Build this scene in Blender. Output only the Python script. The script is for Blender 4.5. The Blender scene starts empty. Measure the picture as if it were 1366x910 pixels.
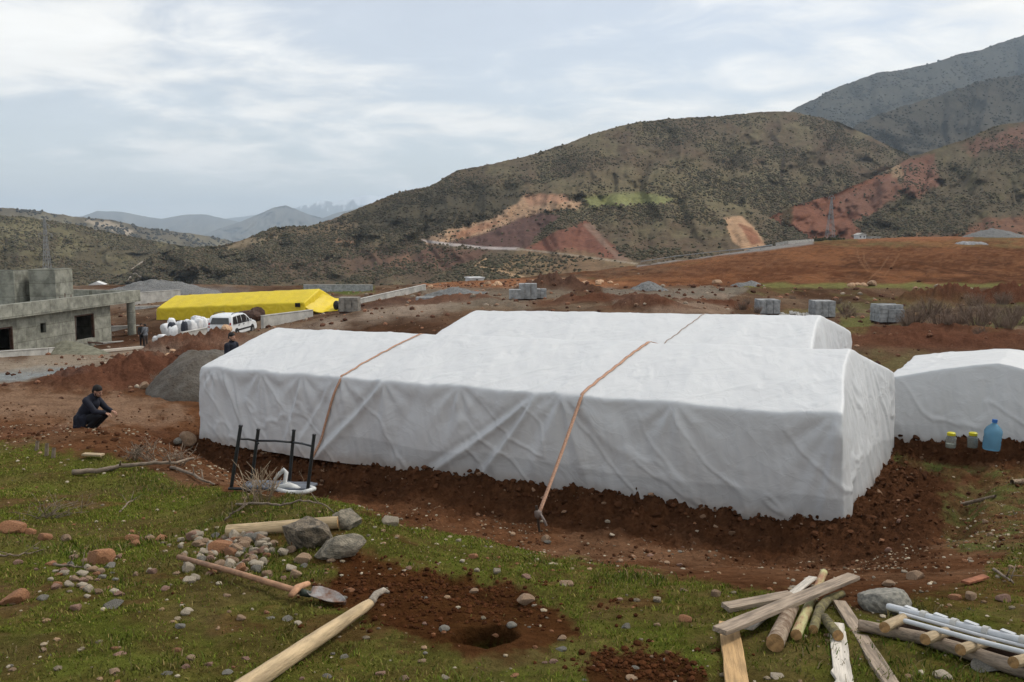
import bpy, bmesh, math, random
import numpy as np
from mathutils import Vector, Matrix
random.seed(7); RNG = np.random.default_rng(11)
S = bpy.context.scene; COL = S.collection
R = math.radians

# ------------------------------------------------------------------ camera
F, CX, CY, PITCH, CAMZ = 1200.0, 683.0, 455.0, R(6.9), 4.0
CP, SP = math.cos(PITCH), math.sin(PITCH)
def kq(u, v):
    a = (u-CX)/F; b = (CY-v)/F
    d = CP+b*SP
    return a/d, (SP-b*CP)/d
def P(u, v, D):
    k, q = kq(u, v)
    return Vector((k*D, D, CAMZ-q*D))
def PZ(u, v, z):
    k, q = kq(u, v)
    return P(u, v, (CAMZ-z)/q)
def to_uv(x, y, z):
    z = z-CAMZ
    f = y*CP-z*SP; up = y*SP+z*CP
    return CX+F*x/f, CY-F*up/f

cam = bpy.data.cameras.new('camera'); camo = bpy.data.objects.new('camera', cam); COL.objects.link(camo)
camo.location = (0, 0, CAMZ); camo.rotation_euler = (R(90)-PITCH, 0, 0)
cam.sensor_width = 36; cam.lens = 36*F/1366; cam.clip_end = 90000; cam.clip_start = .05
S.camera = camo

# ------------------------------------------------------------------ noise
def _h(ix, iy, s):
    n = (ix.astype(np.int64)*374761393+iy.astype(np.int64)*668265263+s*974634541) & 0xffffffff
    n = ((n ^ (n >> 13))*1274126177) & 0xffffffff
    n = ((n ^ (n >> 15))*2246822519) & 0xffffffff
    return ((n ^ (n >> 16)) & 0xffffff)/float(0xffffff)
def vn(x, y, s=0):
    x = np.asarray(x, float); y = np.asarray(y, float)
    ix = np.floor(x); iy = np.floor(y); fx = x-ix; fy = y-iy
    fx = fx*fx*fx*(fx*(fx*6-15)+10); fy = fy*fy*fy*(fy*(fy*6-15)+10)
    a = _h(ix, iy, s); b = _h(ix+1, iy, s); c = _h(ix, iy+1, s); d = _h(ix+1, iy+1, s)
    return (a*(1-fx)+b*fx)*(1-fy)+(c*(1-fx)+d*fx)*fy
def fbm(x, y, o=4, s=0, g=.5):
    t = 0; a = 1; n = 0
    x = np.asarray(x, float); y = np.asarray(y, float)
    for i in range(o):
        t = t+a*(vn(x, y, s+i*17)*2-1); n += a; a *= g
        x, y = x*1.62-y*1.18+13.7, x*1.18+y*1.62-7.3
    return t/n
def sstep(a, b, x):
    t = np.clip((x-a)/(b-a), 0, 1); return t*t*(3-2*t)
def sdpoly(u, v, poly):
    """signed distance to a polygon, positive inside"""
    p = np.array(poly, float); n = len(p)
    d = np.full(u.shape, 1e12); ins = np.zeros(u.shape, bool)
    for i in range(n):
        ax, ay = p[i]; bx, by = p[(i+1) % n]
        ex, ey = bx-ax, by-ay; wx, wy = u-ax, v-ay
        t = np.clip((wx*ex+wy*ey)/(ex*ex+ey*ey+1e-9), 0, 1)
        d = np.minimum(d, (wx-ex*t)**2+(wy-ey*t)**2)
        c = (ay > v) != (by > v)
        with np.errstate(divide='ignore', invalid='ignore'):
            ins ^= c & (u < (bx-ax)*(v-ay)/(by-ay+1e-12)+ax)
    d = np.sqrt(d)
    return np.where(ins, d, -d)
def sdline(u, v, pts):
    d = np.full(u.shape, 1e12)
    for (ax, ay), (bx, by) in zip(pts[:-1], pts[1:]):
        ex, ey = bx-ax, by-ay; wx, wy = u-ax, v-ay
        t = np.clip((wx*ex+wy*ey)/(ex*ex+ey*ey+1e-9), 0, 1)
        d = np.minimum(d, (wx-ex*t)**2+(wy-ey*t)**2)
    return np.sqrt(d)

# ------------------------------------------------------------------ materials
def newmat(name):
    m = bpy.data.materials.new(name); m.use_nodes = True
    nt = m.node_tree; b = nt.nodes['Principled BSDF']
    return m, nt, b
def N(nt, t, **kw):
    n = nt.nodes.new(t)
    for k, v in kw.items():
        if k in n.inputs.keys(): n.inputs[k].default_value = v
        else: setattr(n, k, v)
    return n
def mat(name, col, rough=.8, var=.25, scale=8, bump=.0, bscale=40, col2=None, metal=0, spec=.3, stretch=None, obj=True, detail=5, dist=.02, rnd=0, alpha=None):
    m, nt, b = newmat(name)
    tc = N(nt, 'ShaderNodeTexCoord'); src = tc.outputs['Object']
    if stretch:
        mp = N(nt, 'ShaderNodeMapping'); mp.inputs['Scale'].default_value = stretch
        nt.links.new(src, mp.inputs[0]); src = mp.outputs[0]
    no = N(nt, 'ShaderNodeTexNoise', Scale=scale, Detail=detail, Roughness=.65); nt.links.new(src, no.inputs['Vector'])
    c2 = col2 or tuple(max(0, c*(1-var)) for c in col)
    c1 = col if col2 else tuple(min(1, c*(1+var*.7)) for c in col)
    rp = N(nt, 'ShaderNodeValToRGB'); rp.color_ramp.elements[0].position = .38; rp.color_ramp.elements[1].position = .62
    rp.color_ramp.elements[0].color = (*c2, 1); rp.color_ramp.elements[1].color = (*c1, 1)
    nt.links.new(no.outputs['Fac'], rp.inputs[0]); out = rp.outputs[0]
    if rnd:
        oi = N(nt, 'ShaderNodeObjectInfo'); hs = N(nt, 'ShaderNodeHueSaturation')
        mr = N(nt, 'ShaderNodeMapRange'); mr.inputs[3].default_value = 1-rnd; mr.inputs[4].default_value = 1+rnd
        nt.links.new(oi.outputs['Random'], mr.inputs[0]); nt.links.new(mr.outputs[0], hs.inputs['Value'])
        nt.links.new(out, hs.inputs['Color']); out = hs.outputs[0]
    nt.links.new(out, b.inputs['Base Color'])
    b.inputs['Roughness'].default_value = rough; b.inputs['Metallic'].default_value = metal
    b.inputs['Specular IOR Level'].default_value = spec
    if bump:
        n2 = N(nt, 'ShaderNodeTexNoise', Scale=bscale, Detail=6, Roughness=.6); nt.links.new(src, n2.inputs['Vector'])
        bp = N(nt, 'ShaderNodeBump', Strength=bump, Distance=dist); nt.links.new(n2.outputs['Fac'], bp.inputs['Height'])
        nt.links.new(bp.outputs[0], b.inputs['Normal'])
    return m
def attr_mat(name, rough=.95, scale=3, amt=.35, bump=.5, bscale=12, dist=.05, fine=None, spec=.15):
    """base colour from the colour attribute 'Col' with procedural mottling"""
    m, nt, b = newmat(name)
    at = N(nt, 'ShaderNodeAttribute', attribute_name='Col'); tc = N(nt, 'ShaderNodeTexCoord')
    out = at.outputs['Color']
    for sc, am in ((scale, amt),)+((fine,) if fine else ()):
        no = N(nt, 'ShaderNodeTexNoise', Scale=sc, Detail=7, Roughness=.7); nt.links.new(tc.outputs['Object'], no.inputs['Vector'])
        mr = N(nt, 'ShaderNodeMapRange'); mr.inputs[1].default_value = .28; mr.inputs[2].default_value = .72
        mr.inputs[3].default_value = 1-am; mr.inputs[4].default_value = 1+am
        nt.links.new(no.outputs['Fac'], mr.inputs[0])
        mx = N(nt, 'ShaderNodeVectorMath', operation='SCALE'); nt.links.new(out, mx.inputs[0]); nt.links.new(mr.outputs[0], mx.inputs['Scale'])
        out = mx.outputs[0]
    nt.links.new(out, b.inputs['Base Color']); b.inputs['Roughness'].default_value = rough; b.inputs['Specular IOR Level'].default_value = spec
    if bump:
        n2 = N(nt, 'ShaderNodeTexNoise', Scale=bscale, Detail=8, Roughness=.7); nt.links.new(tc.outputs['Object'], n2.inputs['Vector'])
        bp = N(nt, 'ShaderNodeBump', Strength=bump, Distance=dist); nt.links.new(n2.outputs['Fac'], bp.inputs['Height'])
        nt.links.new(bp.outputs[0], b.inputs['Normal'])
    return m

# ------------------------------------------------------------------ mesh kit
def mesh_np(name, V, Q, smooth=True, T=None):
    """fast mesh from arrays; Q quads (n,4) and / or T triangles (n,3)"""
    me = bpy.data.meshes.new(name); V = np.asarray(V, np.float32)
    me.vertices.add(len(V)); me.vertices.foreach_set('co', V.ravel())
    idx = []; st = []; tot = []; c = 0
    for A in (Q, T):
        if A is None or len(A) == 0: continue
        A = np.asarray(A, np.int32); k = A.shape[1]
        idx.append(A.ravel()); st.append(c+np.arange(len(A))*k); tot.append(np.full(len(A), k)); c += A.size
    idx = np.concatenate(idx); st = np.concatenate(st); tot = np.concatenate(tot)
    me.loops.add(len(idx)); me.loops.foreach_set('vertex_index', idx.astype(np.int32))
    me.polygons.add(len(st)); me.polygons.foreach_set('loop_start', st.astype(np.int32)); me.polygons.foreach_set('loop_total', tot.astype(np.int32))
    me.polygons.foreach_set('use_smooth', np.full(len(st), bool(smooth)))
    me.update(calc_edges=True); me.validate()
    return me
def set_col(me, C):
    a = me.color_attributes.new('Col', 'FLOAT_COLOR', 'POINT')
    C = np.asarray(C, np.float32)
    if C.shape[1] == 3: C = np.c_[C, np.ones(len(C), np.float32)]
    a.data.foreach_set('color', C.astype(np.float32).ravel())
def grid_faces(nr, nc, wrap=False):
    i = np.arange(nr-1)[:, None]; j = np.arange(nc if wrap else nc-1)[None, :]
    j2 = (j+1) % nc
    return np.stack([(i*nc+j), (i*nc+j2), ((i+1)*nc+j2), ((i+1)*nc+j)], -1).reshape(-1, 4)
def link(name, me, m=None, parent=None, **props):
    o = bpy.data.objects.new(name, me); COL.objects.link(o)
    if m is not None: me.materials.append(m)
    if parent is not None: o.parent = parent
    for k, v in props.items(): o[k] = v
    return o
def tag(o, label, cat, group=None):
    o['label'] = label; o['category'] = cat
    if group: o['group'] = group
    return o
def thing(name, label, cat, loc=(0, 0, 0), rz=0, group=None):
    o = bpy.data.objects.new(name, None); COL.objects.link(o); o.empty_display_size = .2
    o.location = loc; o.rotation_euler = (0, 0, rz)
    return tag(o, label, cat, group)
def dup(o, loc=None, rz=None, label=None, group=None, scale=None, parent=None):
    c = o.copy(); COL.objects.link(c)
    if parent is not None: c.parent = parent
    if loc is not None: c.location = loc
    if rz is not None: c.rotation_euler.z = rz
    if scale is not None: c.scale = scale if hasattr(scale, '__len__') else (scale,)*3
    if label: c['label'] = label
    if group: c['group'] = group
    for ch in list(o.children): dup(ch, parent=c)
    return c
class MB:
    def __init__(s, origin=(0, 0, 0)): s.v = []; s.f = []; s.o = Vector(origin)
    def add(s, vs, fs):
        n = len(s.v); s.v += [Vector(p)-s.o for p in vs]; s.f += [[i+n for i in f] for f in fs]; return s
    def box(s, c, size, M=None):
        c = Vector(c); hx, hy, hz = [t/2 for t in size]
        vs = [Vector((x, y, z)) for z in (-hz, hz) for y in (-hy, hy) for x in (-hx, hx)]
        if M is not None: vs = [M @ p for p in vs]
        return s.add([c+p for p in vs], [(0, 2, 3, 1), (4, 5, 7, 6), (0, 1, 5, 4), (2, 6, 7, 3), (0, 4, 6, 2), (1, 3, 7, 5)])
    def bar(s, a, b, w, h, up=(0, 0, 1)):
        a = Vector(a); b = Vector(b); d = b-a; L = d.length; x = d.normalized(); u = Vector(up)
        y = u.cross(x); y = y.normalized() if y.length > 1e-5 else x.orthogonal().normalized(); z = x.cross(y)
        return s.box((a+b)/2, (L, w, h), Matrix((x, y, z)).transposed())
    def tube(s, pts, rad, n=8, cap=True, flat=1.0):
        pts = [Vector(p) for p in pts]; m = len(pts)
        rad = list(rad) if hasattr(rad, '__len__') else [rad]*m
        t0 = (pts[1]-pts[0]).normalized(); ref = Vector((0, 0, 1)) if abs(t0.z) < .9 else Vector((1, 0, 0))
        vs = []
        for i, p in enumerate(pts):
            t = (pts[min(i+1, m-1)]-pts[max(i-1, 0)]).normalized()
            x = ref.cross(t).normalized(); y = t.cross(x)
            for j in range(n):
                a = 2*math.pi*j/n; vs.append(p+x*math.cos(a)*rad[i]+y*math.sin(a)*rad[i]*flat)
        fs = [(i*n+j, i*n+(j+1) % n, (i+1)*n+(j+1) % n, (i+1)*n+j) for i in range(m-1) for j in range(n)]
        if cap: fs += [tuple(range(n))[::-1], tuple(range((m-1)*n, m*n))]
        return s.add(vs, fs)
    def lathe(s, c, prof, n=20, M=None):
        c = Vector(c); vs = []
        for r, z in prof:
            for j in range(n):
                a = 2*math.pi*j/n; p = Vector((r*math.cos(a), r*math.sin(a), z)); vs.append(c+(M @ p if M is not None else p))
        m = len(prof)
        fs = [(i*n+j, i*n+(j+1) % n, (i+1)*n+(j+1) % n, (i+1)*n+j) for i in range(m-1) for j in range(n)]
        fs += [tuple(range(n))[::-1], tuple(range((m-1)*n, m*n))]
        return s.add(vs, fs)
    def prism(s, poly, a, b, fn):
        n = len(poly)
        vs = [fn(p, a) for p in poly]+[fn(p, b) for p in poly]
        return s.add(vs, [tuple(range(n))[::-1], tuple(range(n, 2*n))]+[(i, (i+1) % n, n+(i+1) % n, n+i) for i in range(n)])
    def mesh(s, name, smooth=False):
        me = bpy.data.meshes.new(name); me.from_pydata([tuple(p) for p in s.v], [], s.f)
        bm = bmesh.new(); bm.from_mesh(me); bmesh.ops.recalc_face_normals(bm, faces=bm.faces); bm.to_mesh(me); bm.free()
        if smooth:
            me.polygons.foreach_set('use_smooth', np.full(len(me.polygons), True))
        return me
    def build(s, name, m, parent=None, smooth=False, bevel=0, sharp=None):
        me = s.mesh(name, smooth or sharp is not None)
        if sharp is not None: me.set_sharp_from_angle(angle=R(sharp))
        o = link(name, me, m, parent)
        if bevel:
            b = o.modifiers.new('bevel', 'BEVEL'); b.width = bevel; b.segments = 2; b.limit_method = 'ANGLE'; b.angle_limit = R(35)
        return o
def ico(sub):
    bm = bmesh.new(); bmesh.ops.create_icosphere(bm, subdivisions=sub, radius=1)
    bm.verts.ensure_lookup_table()
    V = np.array([v.co[:] for v in bm.verts]); T = np.array([[v.index for v in f.verts] for f in bm.faces]); bm.free()
    return V, T
ICO1, ICO2, ICO3, ICO4 = ico(1), ico(2), ico(3), ico(4)
def n3(V, sc, s):
    x, y, z = (V*sc).T
    return (fbm(x+z*.37+s*3.1, y-z*.61, 3, s)+fbm(y+x*.3, z+x*.53+s*2.3, 3, s+50)+fbm(z-y*.4+s, x+y*.7, 3, s+90))/3
def rock_verts(seed, base=ICO3, cuts=9, rough=.1, dmin=.62, dmax=.95):
    r = np.random.default_rng(seed); V = base[0].copy()
    for i in range(cuts):
        n = r.normal(size=3); n /= np.linalg.norm(n); d = r.uniform(dmin, dmax)
        e = np.maximum(0, V@n-d); V = V-np.outer(e*.92, n)
    V = V*(1+rough*n3(V, 1.7, seed)[:, None]+rough*.5*n3(V, 4.5, seed+9)[:, None])
    return V
def rock_mesh(name, seed, m, base=ICO3, cuts=9, rough=.12, smooth=False, **k):
    V = rock_verts(seed, base, cuts, rough, **k); V = V/np.abs(V).max(0)
    me = mesh_np(name, V, None, smooth, T=base[1]); me.materials.append(m); return me
def scatter_mesh(name, protos, pos, scl, yaw, tilt=None, col=None, smooth=False, m=None, **props):
    """many small bodies in ONE object (for what nobody would count)"""
    Vs = []; Ts = []; Cs = []; n = 0
    which = RNG.integers(0, len(protos), len(pos))
    for w, (PV, PT) in enumerate(protos):
        ii = np.where(which == w)[0]
        if len(ii) == 0: continue
        s = scl[ii]; c, sn = np.cos(yaw[ii]), np.sin(yaw[ii])
        V = PV[None]*s[:, None, :]
        if tilt is not None:
            tc, ts = np.cos(tilt[ii])[:, None], np.sin(tilt[ii])[:, None]
            V = np.stack([V[..., 0], V[..., 1]*tc-V[..., 2]*ts, V[..., 1]*ts+V[..., 2]*tc], -1)
        V = np.stack([V[..., 0]*c[:, None]-V[..., 1]*sn[:, None], V[..., 0]*sn[:, None]+V[..., 1]*c[:, None], V[..., 2]], -1)+pos[ii][:, None, :]
        nv = len(PV)
        Ts.append((PT[None]+(n+np.arange(len(ii))*nv)[:, None, None]).reshape(-1, 3)); Vs.append(V.reshape(-1, 3)); n += nv*len(ii)
        if col is not None: Cs.append(np.repeat(col[ii], nv, 0))
    me = mesh_np(name, np.concatenate(Vs), None, smooth, T=np.concatenate(Ts))
    if col is not None: set_col(me, np.concatenate(Cs))
    return link(name, me, m, **props)
# ------------------------------------------------------------------ terrain
# control points: (u, v, D) of the photographed ground, D = distance ahead in metres
CT = [(-700,1010,2.4),(-300,910,3.2),(0,910,3.3),(350,910,3.3),(683,910,3.3),(1050,910,3.3),(1366,910,3.3),(1700,910,3.2),(2100,980,2.6),
 (683,1150,2.1),(0,1150,2.1),(1366,1150,2.1),(683,1500,1.3),(-300,1500,1.3),(1700,1500,1.3),
 (0,860,3.75),(450,860,3.75),(900,860,3.75),(1366,860,3.75),
 (0,800,4.5),(450,800,4.5),(800,800,4.5),(1100,800,4.5),(1366,800,4.5),
 (0,740,5.5),(300,742,5.4),(600,742,5.5),(800,772,5.0),(1000,775,5.0),(1250,785,4.85),
 (-500,640,8),(0,680,7),(120,680,7),(250,690,6.8),(0,632,8.6),(120,640,8.5),(50,598,9.7),(130,606,9.3),(200,624,8.8),(300,652,7.7),(365,657,7.2),(430,664,6.9),(500,690,6.2),(560,704,6.4),(640,724,6.1),(720,746,5.8),
 (100,594,15),(0,575,19),(120,578,18.5),(200,592,15),(-500,570,20),(260,615,13),
 (380,672,10.5),(450,700,9.0),(560,730,8.5),(720,758,8.5),(900,768,8.0),(1000,764,8),(1150,762,7.5),(1250,757,7),(1330,750,7),(1500,740,7),
 (1250,715,10.5),(1320,700,11.0),(1500,690,11),(1000,767,10.2),(1180,745,10.5),
 (1300,640,14),(1366,640,14),(1500,640,14),(1700,640,14),
 (0,545,22),(-300,545,22),(100,530,26),(0,505,37),(-300,505,37),(150,500,38),(230,520,27),(190,462,69),(100,478,55),(0,476,57),(-300,480,57),(230,466,50),(310,448,61),(400,424,71),(150,455,72),(205,432,78),(410,419,77),(470,417,66),(567,389,95),(560,422,48),(640,410,56),
 (702,401,63),(850,398,65),(960,405,58),(1023,417,57),(1096,420,56),(1183,429,48),(1250,470,33),(1366,445,40),(1600,445,40),(1160,500,26),(1600,500,26),
 (800,372,120),(900,380,96),(1080,379,92),(1366,381,88),(1700,381,88),(860,354,175),(960,342,190),(1010,333,200),(1100,322.5,210),(1200,320.5,210),(1366,319.5,210),(1700,318,210),
 (660,376,130),(540,384,120),(430,387,130),(250,392,120),(100,396,120),(-300,400,120),(250,380,200),(430,384,200),(0,383,200),(-300,385,200),
 (0,392,330),(300,392,330),(560,388,300),(700,384,280),(860,366,300),(1107,326,400),(1366,324,400),(1700,324,400),
 (0,392,800),(300,392,800),(683,380,800),(1107,352,800),(1366,345,800),(-400,392,800),(1800,345,800)]
TENTG = [(-6.8,19.4,-.80),(-4.5,23.4,-.78),(4.64,12.4,-.42),(6.9,16.3,-.40),(.5,15,-.62),(-1.1,15.3,-.6),(2.8,19.5,-.5),(9,16.3,-.15),(7.2,17.2,-.2),(11,15,-.1),(9,21,-.3),(7.7,21.5,-.4),(-1.1,26.8,-.7),(-6,15.5,-.55),(-2.5,13.5,-.4),(2,11.2,-.2)]
_pk = []; _pq = []
for u, v, D in CT:
    k, q = kq(u, v); _pk.append((k*2, math.log(D))); _pq.append(q)
for x, y, z in TENTG: _pk.append((x/y*2, math.log(y))); _pq.append((CAMZ-z)/y)
_pk = np.array(_pk); _pq = np.array(_pq)
def _U(r2): return .5*r2*np.log(r2+1e-12)
_n = len(_pk)
_A = np.zeros((_n+3, _n+3)); _d2 = ((_pk[:, None]-_pk[None])**2).sum(-1)
_A[:_n, :_n] = _U(_d2)+np.eye(_n)*2e-3
_A[:_n, _n] = 1; _A[:_n, _n+1:] = _pk; _A[_n:, :_n] = _A[:_n, _n:].T
_w = np.linalg.solve(_A, np.r_[_pq, 0, 0, 0])
def tps(k, ld):
    k = np.asarray(k, float).ravel()*2; ld = np.asarray(ld, float).ravel(); o = np.empty(len(k))
    for a in range(0, len(k), 60000):
        kk = k[a:a+60000]; ll = ld[a:a+60000]
        r2 = (kk[:, None]-_pk[None, :, 0])**2+(ll[:, None]-_pk[None, :, 1])**2
        o[a:a+60000] = _U(r2)@_w[:_n]+_w[_n]+kk*_w[_n+1]+ll*_w[_n+2]
    return o
# tents: front left base corner, front right base corner, depth
TENTS = {'front': ((-6.8, 19.4), (4.64, 12.4), 4.5), 'rear': ((-2.26, 24.85), (6.58, 19.55), 4.5), 'right': ((7.16, 17.04), (10.6, 14.95), 4.2)}
def rect_sd(x, y, key):
    (ax, ay), (bx, by), W = TENTS[key]
    L = math.hypot(bx-ax, by-ay); ex, ey = (bx-ax)/L, (by-ay)/L; nx, ny = -ey, ex
    s = (x-ax)*ex+(y-ay)*ey; w = (x-ax)*nx+(y-ay)*ny
    dx = np.abs(s-L/2)-L/2; dy = np.abs(w-W/2)-W/2
    return np.hypot(np.maximum(dx, 0), np.maximum(dy, 0))+np.minimum(np.maximum(dx, dy), 0)
MOUNDS = []   # (x, y, rx, ry, h, yaw)
def mound_px(u, v, D, rx, ry, h, yaw=0):
    p = P(u, v, D); MOUNDS.append((p.x, p.y, rx, ry, h, yaw))
mound_px(190,497,30,4.2,1.3,.75,.75); mound_px(228,478,36,3.4,1.5,.95,.7); mound_px(252,463,44,3,1.5,1.1,.5); mound_px(120,515,30,4,1.2,.3,.3)
mound_px(862,408,50,2.6,1.5,.8); mound_px(737,388,80,4,2,1.6); mound_px(1250,392,66,3.5,2,1.3); mound_px(1366,392,66,5,2,1.3); mound_px(800,402,58,5,1.2,.4); mound_px(930,400,60,4,1,.3)
mound_px(1180,452,36,3.5,1.2,.25); mound_px(1260,440,40,5,1.5,.5); mound_px(1330,450,36,4,1.2,.35); mound_px(520,405,70,4,1.3,.5,.3); mound_px(600,398,66,4,1.5,.5)
HOLE = P(645,860,3.78); PIT = P(615,775,4.8)
def ground(x, y):
    shp = np.shape(x); x = np.asarray(x, float).ravel(); y = np.maximum(np.asarray(y, float).ravel(), .3)
    k = x/y; D = y
    q = tps(np.clip(k, -1.35, 1.35), np.log(np.clip(D, 1.0, 900)))
    z = CAMZ-q*np.minimum(D, 900)
    z = np.where(D < 1.6, np.minimum(z, 2.7), z)
    z = z-np.maximum(D-900, 0)*.004
    near = 1-sstep(30, 80, D)
    # berms shovelled up round the tents
    db = np.minimum(np.minimum(rect_sd(x, y, 'front'), rect_sd(x, y, 'rear')), rect_sd(x, y, 'right'))
    wob = fbm(x*.9, y*.9, 3, 5)*.28
    d = db-.02
    berm = .36*np.exp(-(np.maximum(d+wob*.5, 0)/(.62+wob*.4))**2)
    z = z+berm*near
    df = rect_sd(x, y, 'front')
    # trench beside the right end
    (ax, ay), (bx, by), W = TENTS['front']; L = math.hypot(bx-ax, by-ay); ex, ey = (bx-ax)/L, (by-ay)/L
    s = (x-ax)*ex+(y-ay)*ey; w = (x-ax)*-ey+(y-ay)*ex
    tr = np.exp(-((s-L-1.55+wob*.5)/.22)**2)*sstep(-2.2, -1.2, w)*(1-sstep(3.0, 4.2, w))
    z = z-.26*tr
    # rough dirt versus smoother turf
    dirty = np.exp(-(np.maximum(db, 0)/1.5)**2)
    n1 = fbm(x*1.3, y*1.3, 4, 21); n2 = fbm(x*5, y*5, 4, 31); n4 = np.abs(fbm(x*8, y*8, 3, 41))
    z = z+near*((.03+.05*sstep(9, 13, D))*n1+(.018+.03*sstep(9, 14, D))*n2+dirty*(.13*n2*.6+.14*(n4-.25)+.05*np.maximum(0, n1)))
    far = sstep(25, 60, D)
    z = z+far*(.40*fbm(x*.12, y*.12, 4, 61)+.30*fbm(x*.5, y*.35, 4, 67)+.16*np.maximum(0, fbm(x*1.3, y*.8, 3, 69)))*(1-sstep(120, 260, D)*.4)*(1-.78*(1-sstep(-14, -6, x))*(1-sstep(95, 130, D)))
    for (mx, my, rx, ry, h, a) in MOUNDS:
        c, sn = math.cos(a), math.sin(a); dx = x-mx; dy = y-my
        e = ((dx*c+dy*sn)/rx)**2+((-dx*sn+dy*c)/ry)**2
        z = z+np.where(e < 9, h*np.exp(-e*1.3)*(1+.5*fbm(x*1.1, y*1.1, 4, 71)+.25*fbm(x*4, y*4, 3, 73)), 0)
    eh = ((x-HOLE.x)/.135)**2+((y-HOLE.y)/.15)**2; eh = eh*(1+.35*n2)
    z = z-.32*np.exp(-eh**4)+.02*np.exp(-(np.sqrt(eh)-1.5)**2*3)
    ep = ((x-PIT.x)/.55)**2+((y-PIT.y)/.5)**2
    z = z+np.exp(-ep)*(.05*n2+.03*n1-.01)
    return z.reshape(shp)
def gz(x, y): return float(ground(np.array([x]), np.array([y]))[0])
_LD = np.concatenate([np.exp(np.linspace(math.log(2.2), math.log(30), 500)), np.exp(np.linspace(math.log(30.3), math.log(400), 300))])
def hit(u, v, off=0, lo=2.2, hi=400):
    """first ground point (raised by off) seen at pixel u, v"""
    k, q = kq(u, v); Ds = _LD[(_LD >= lo) & (_LD <= hi)]
    g = ground(k*Ds, Ds)+off-(CAMZ-q*Ds)
    i = np.where(g > 0)[0]
    if len(i) == 0: D = Ds[-1]
    elif i[0] == 0: D = Ds[0]
    else:
        j = i[0]; t = -g[j-1]/(g[j]-g[j-1]+1e-9); D = Ds[j-1]+(Ds[j]-Ds[j-1])*t
    return Vector((k*D, D, CAMZ-q*D))

kk = np.concatenate([np.linspace(-1.6, -.64, 50)[:-1], np.linspace(-.64, .64, 860), np.linspace(.64, 1.6, 50)[1:]])
dd = np.concatenate([np.exp(np.linspace(math.log(.6), math.log(2.8), 40))[:-1], np.exp(np.linspace(math.log(2.8), math.log(24), 560))[:-1],
                     np.exp(np.linspace(math.log(24), math.log(110), 260))[:-1], np.exp(np.linspace(math.log(110), math.log(500), 110))[:-1], np.exp(np.linspace(math.log(500), math.log(30000), 40))])
KK, DD = np.meshgrid(kk, dd)
GX, GY = (KK*DD).ravel(), DD.ravel()
GZ = ground(GX, GY)
GU, GV = to_uv(GX, GY, GZ)
nz = fbm(GU/26, GV/13, 4, 3)*13+fbm(GX*2.2, GY*2.2, 3, 13)*7*(GY < 30)
C = np.empty((len(GX), 3)); C[:] = (.124, .058, .029)
def paint(w, col):
    global C
    w = np.clip(w, 0, 1)[:, None]; C = C*(1-w)+np.array(col)*w
def region(poly, col, dmin=0, dmax=1e9, soft=8, amt=1, n=1.0):
    sel = (GY >= dmin) & (GY <= dmax)
    w = np.zeros(len(GX)); sd = sdpoly(GU[sel], GV[sel], poly)
    w[sel] = sstep(-soft, soft, sd+nz[sel]*n)*amt
    if col is not None: paint(w, col)
    return w
big = fbm(GX*.7, GY*.7, 4, 101); mid = fbm(GX*2.7, GY*2.7, 4, 103)
paint(sstep(-.1, .5, big)*.7*(GY < 60), (.17, .095, .055))
paint(sstep(.1, .55, mid)*.5*(GY < 60), (.062, .025, .0105))
# far plain
w = sstep(24, 34, GY); paint(w, (.098, .061, .041))
bigf = fbm(GX*.11, GY*.05, 4, 105); midf = fbm(GX*.35, GY*.16, 4, 107)
paint(w*sstep(.05, .4, bigf)*.8, (.16, .115, .078)); paint(w*sstep(.1, .45, -bigf)*.8, (.075, .036, .02)); paint(w*sstep(.1, .4, midf)*.75, (.06, .034, .021)); paint(w*sstep(.1, .4, -midf)*.5, (.15, .09, .055))
paint(w*sstep(.3, .5, fbm(GX*.2, GY*.1, 4, 108))*.5*(GX > 5), (.12, .12, .045))
region([(560,384),(700,383),(760,392),(700,412),(560,412)], (.18,.15,.115), 45, 140, 6, .7)
region([(810,386),(1000,384),(980,398),(820,400)], (.18,.155,.125), 45, 120, 5, .8)
region([(560,376),(690,372),(930,374),(930,381),(700,384),(560,383)], (.27,.12,.06), 80, 170, 3, .75, .3)
region([(880,402),(970,400),(985,418),(860,420)], (.24,.17,.125), 30, 90, 6, .7)
region([(1120,420),(1170,420),(1160,440),(1110,440)], (.12,.125,.045), 25, 70, 5, .8); region([(1140,475),(1240,475),(1240,500),(1130,500)], (.12,.11,.05), 18, 50, 10, .7)
region([(1300,425),(1366,422),(1500,422),(1500,434),(1300,434)], (.13,.14,.05), 25, 70, 4, .8)
region([(1100,408),(1240,406),(1240,414),(1100,416)], (.12,.12,.05), 25, 80, 4, .6)
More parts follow.
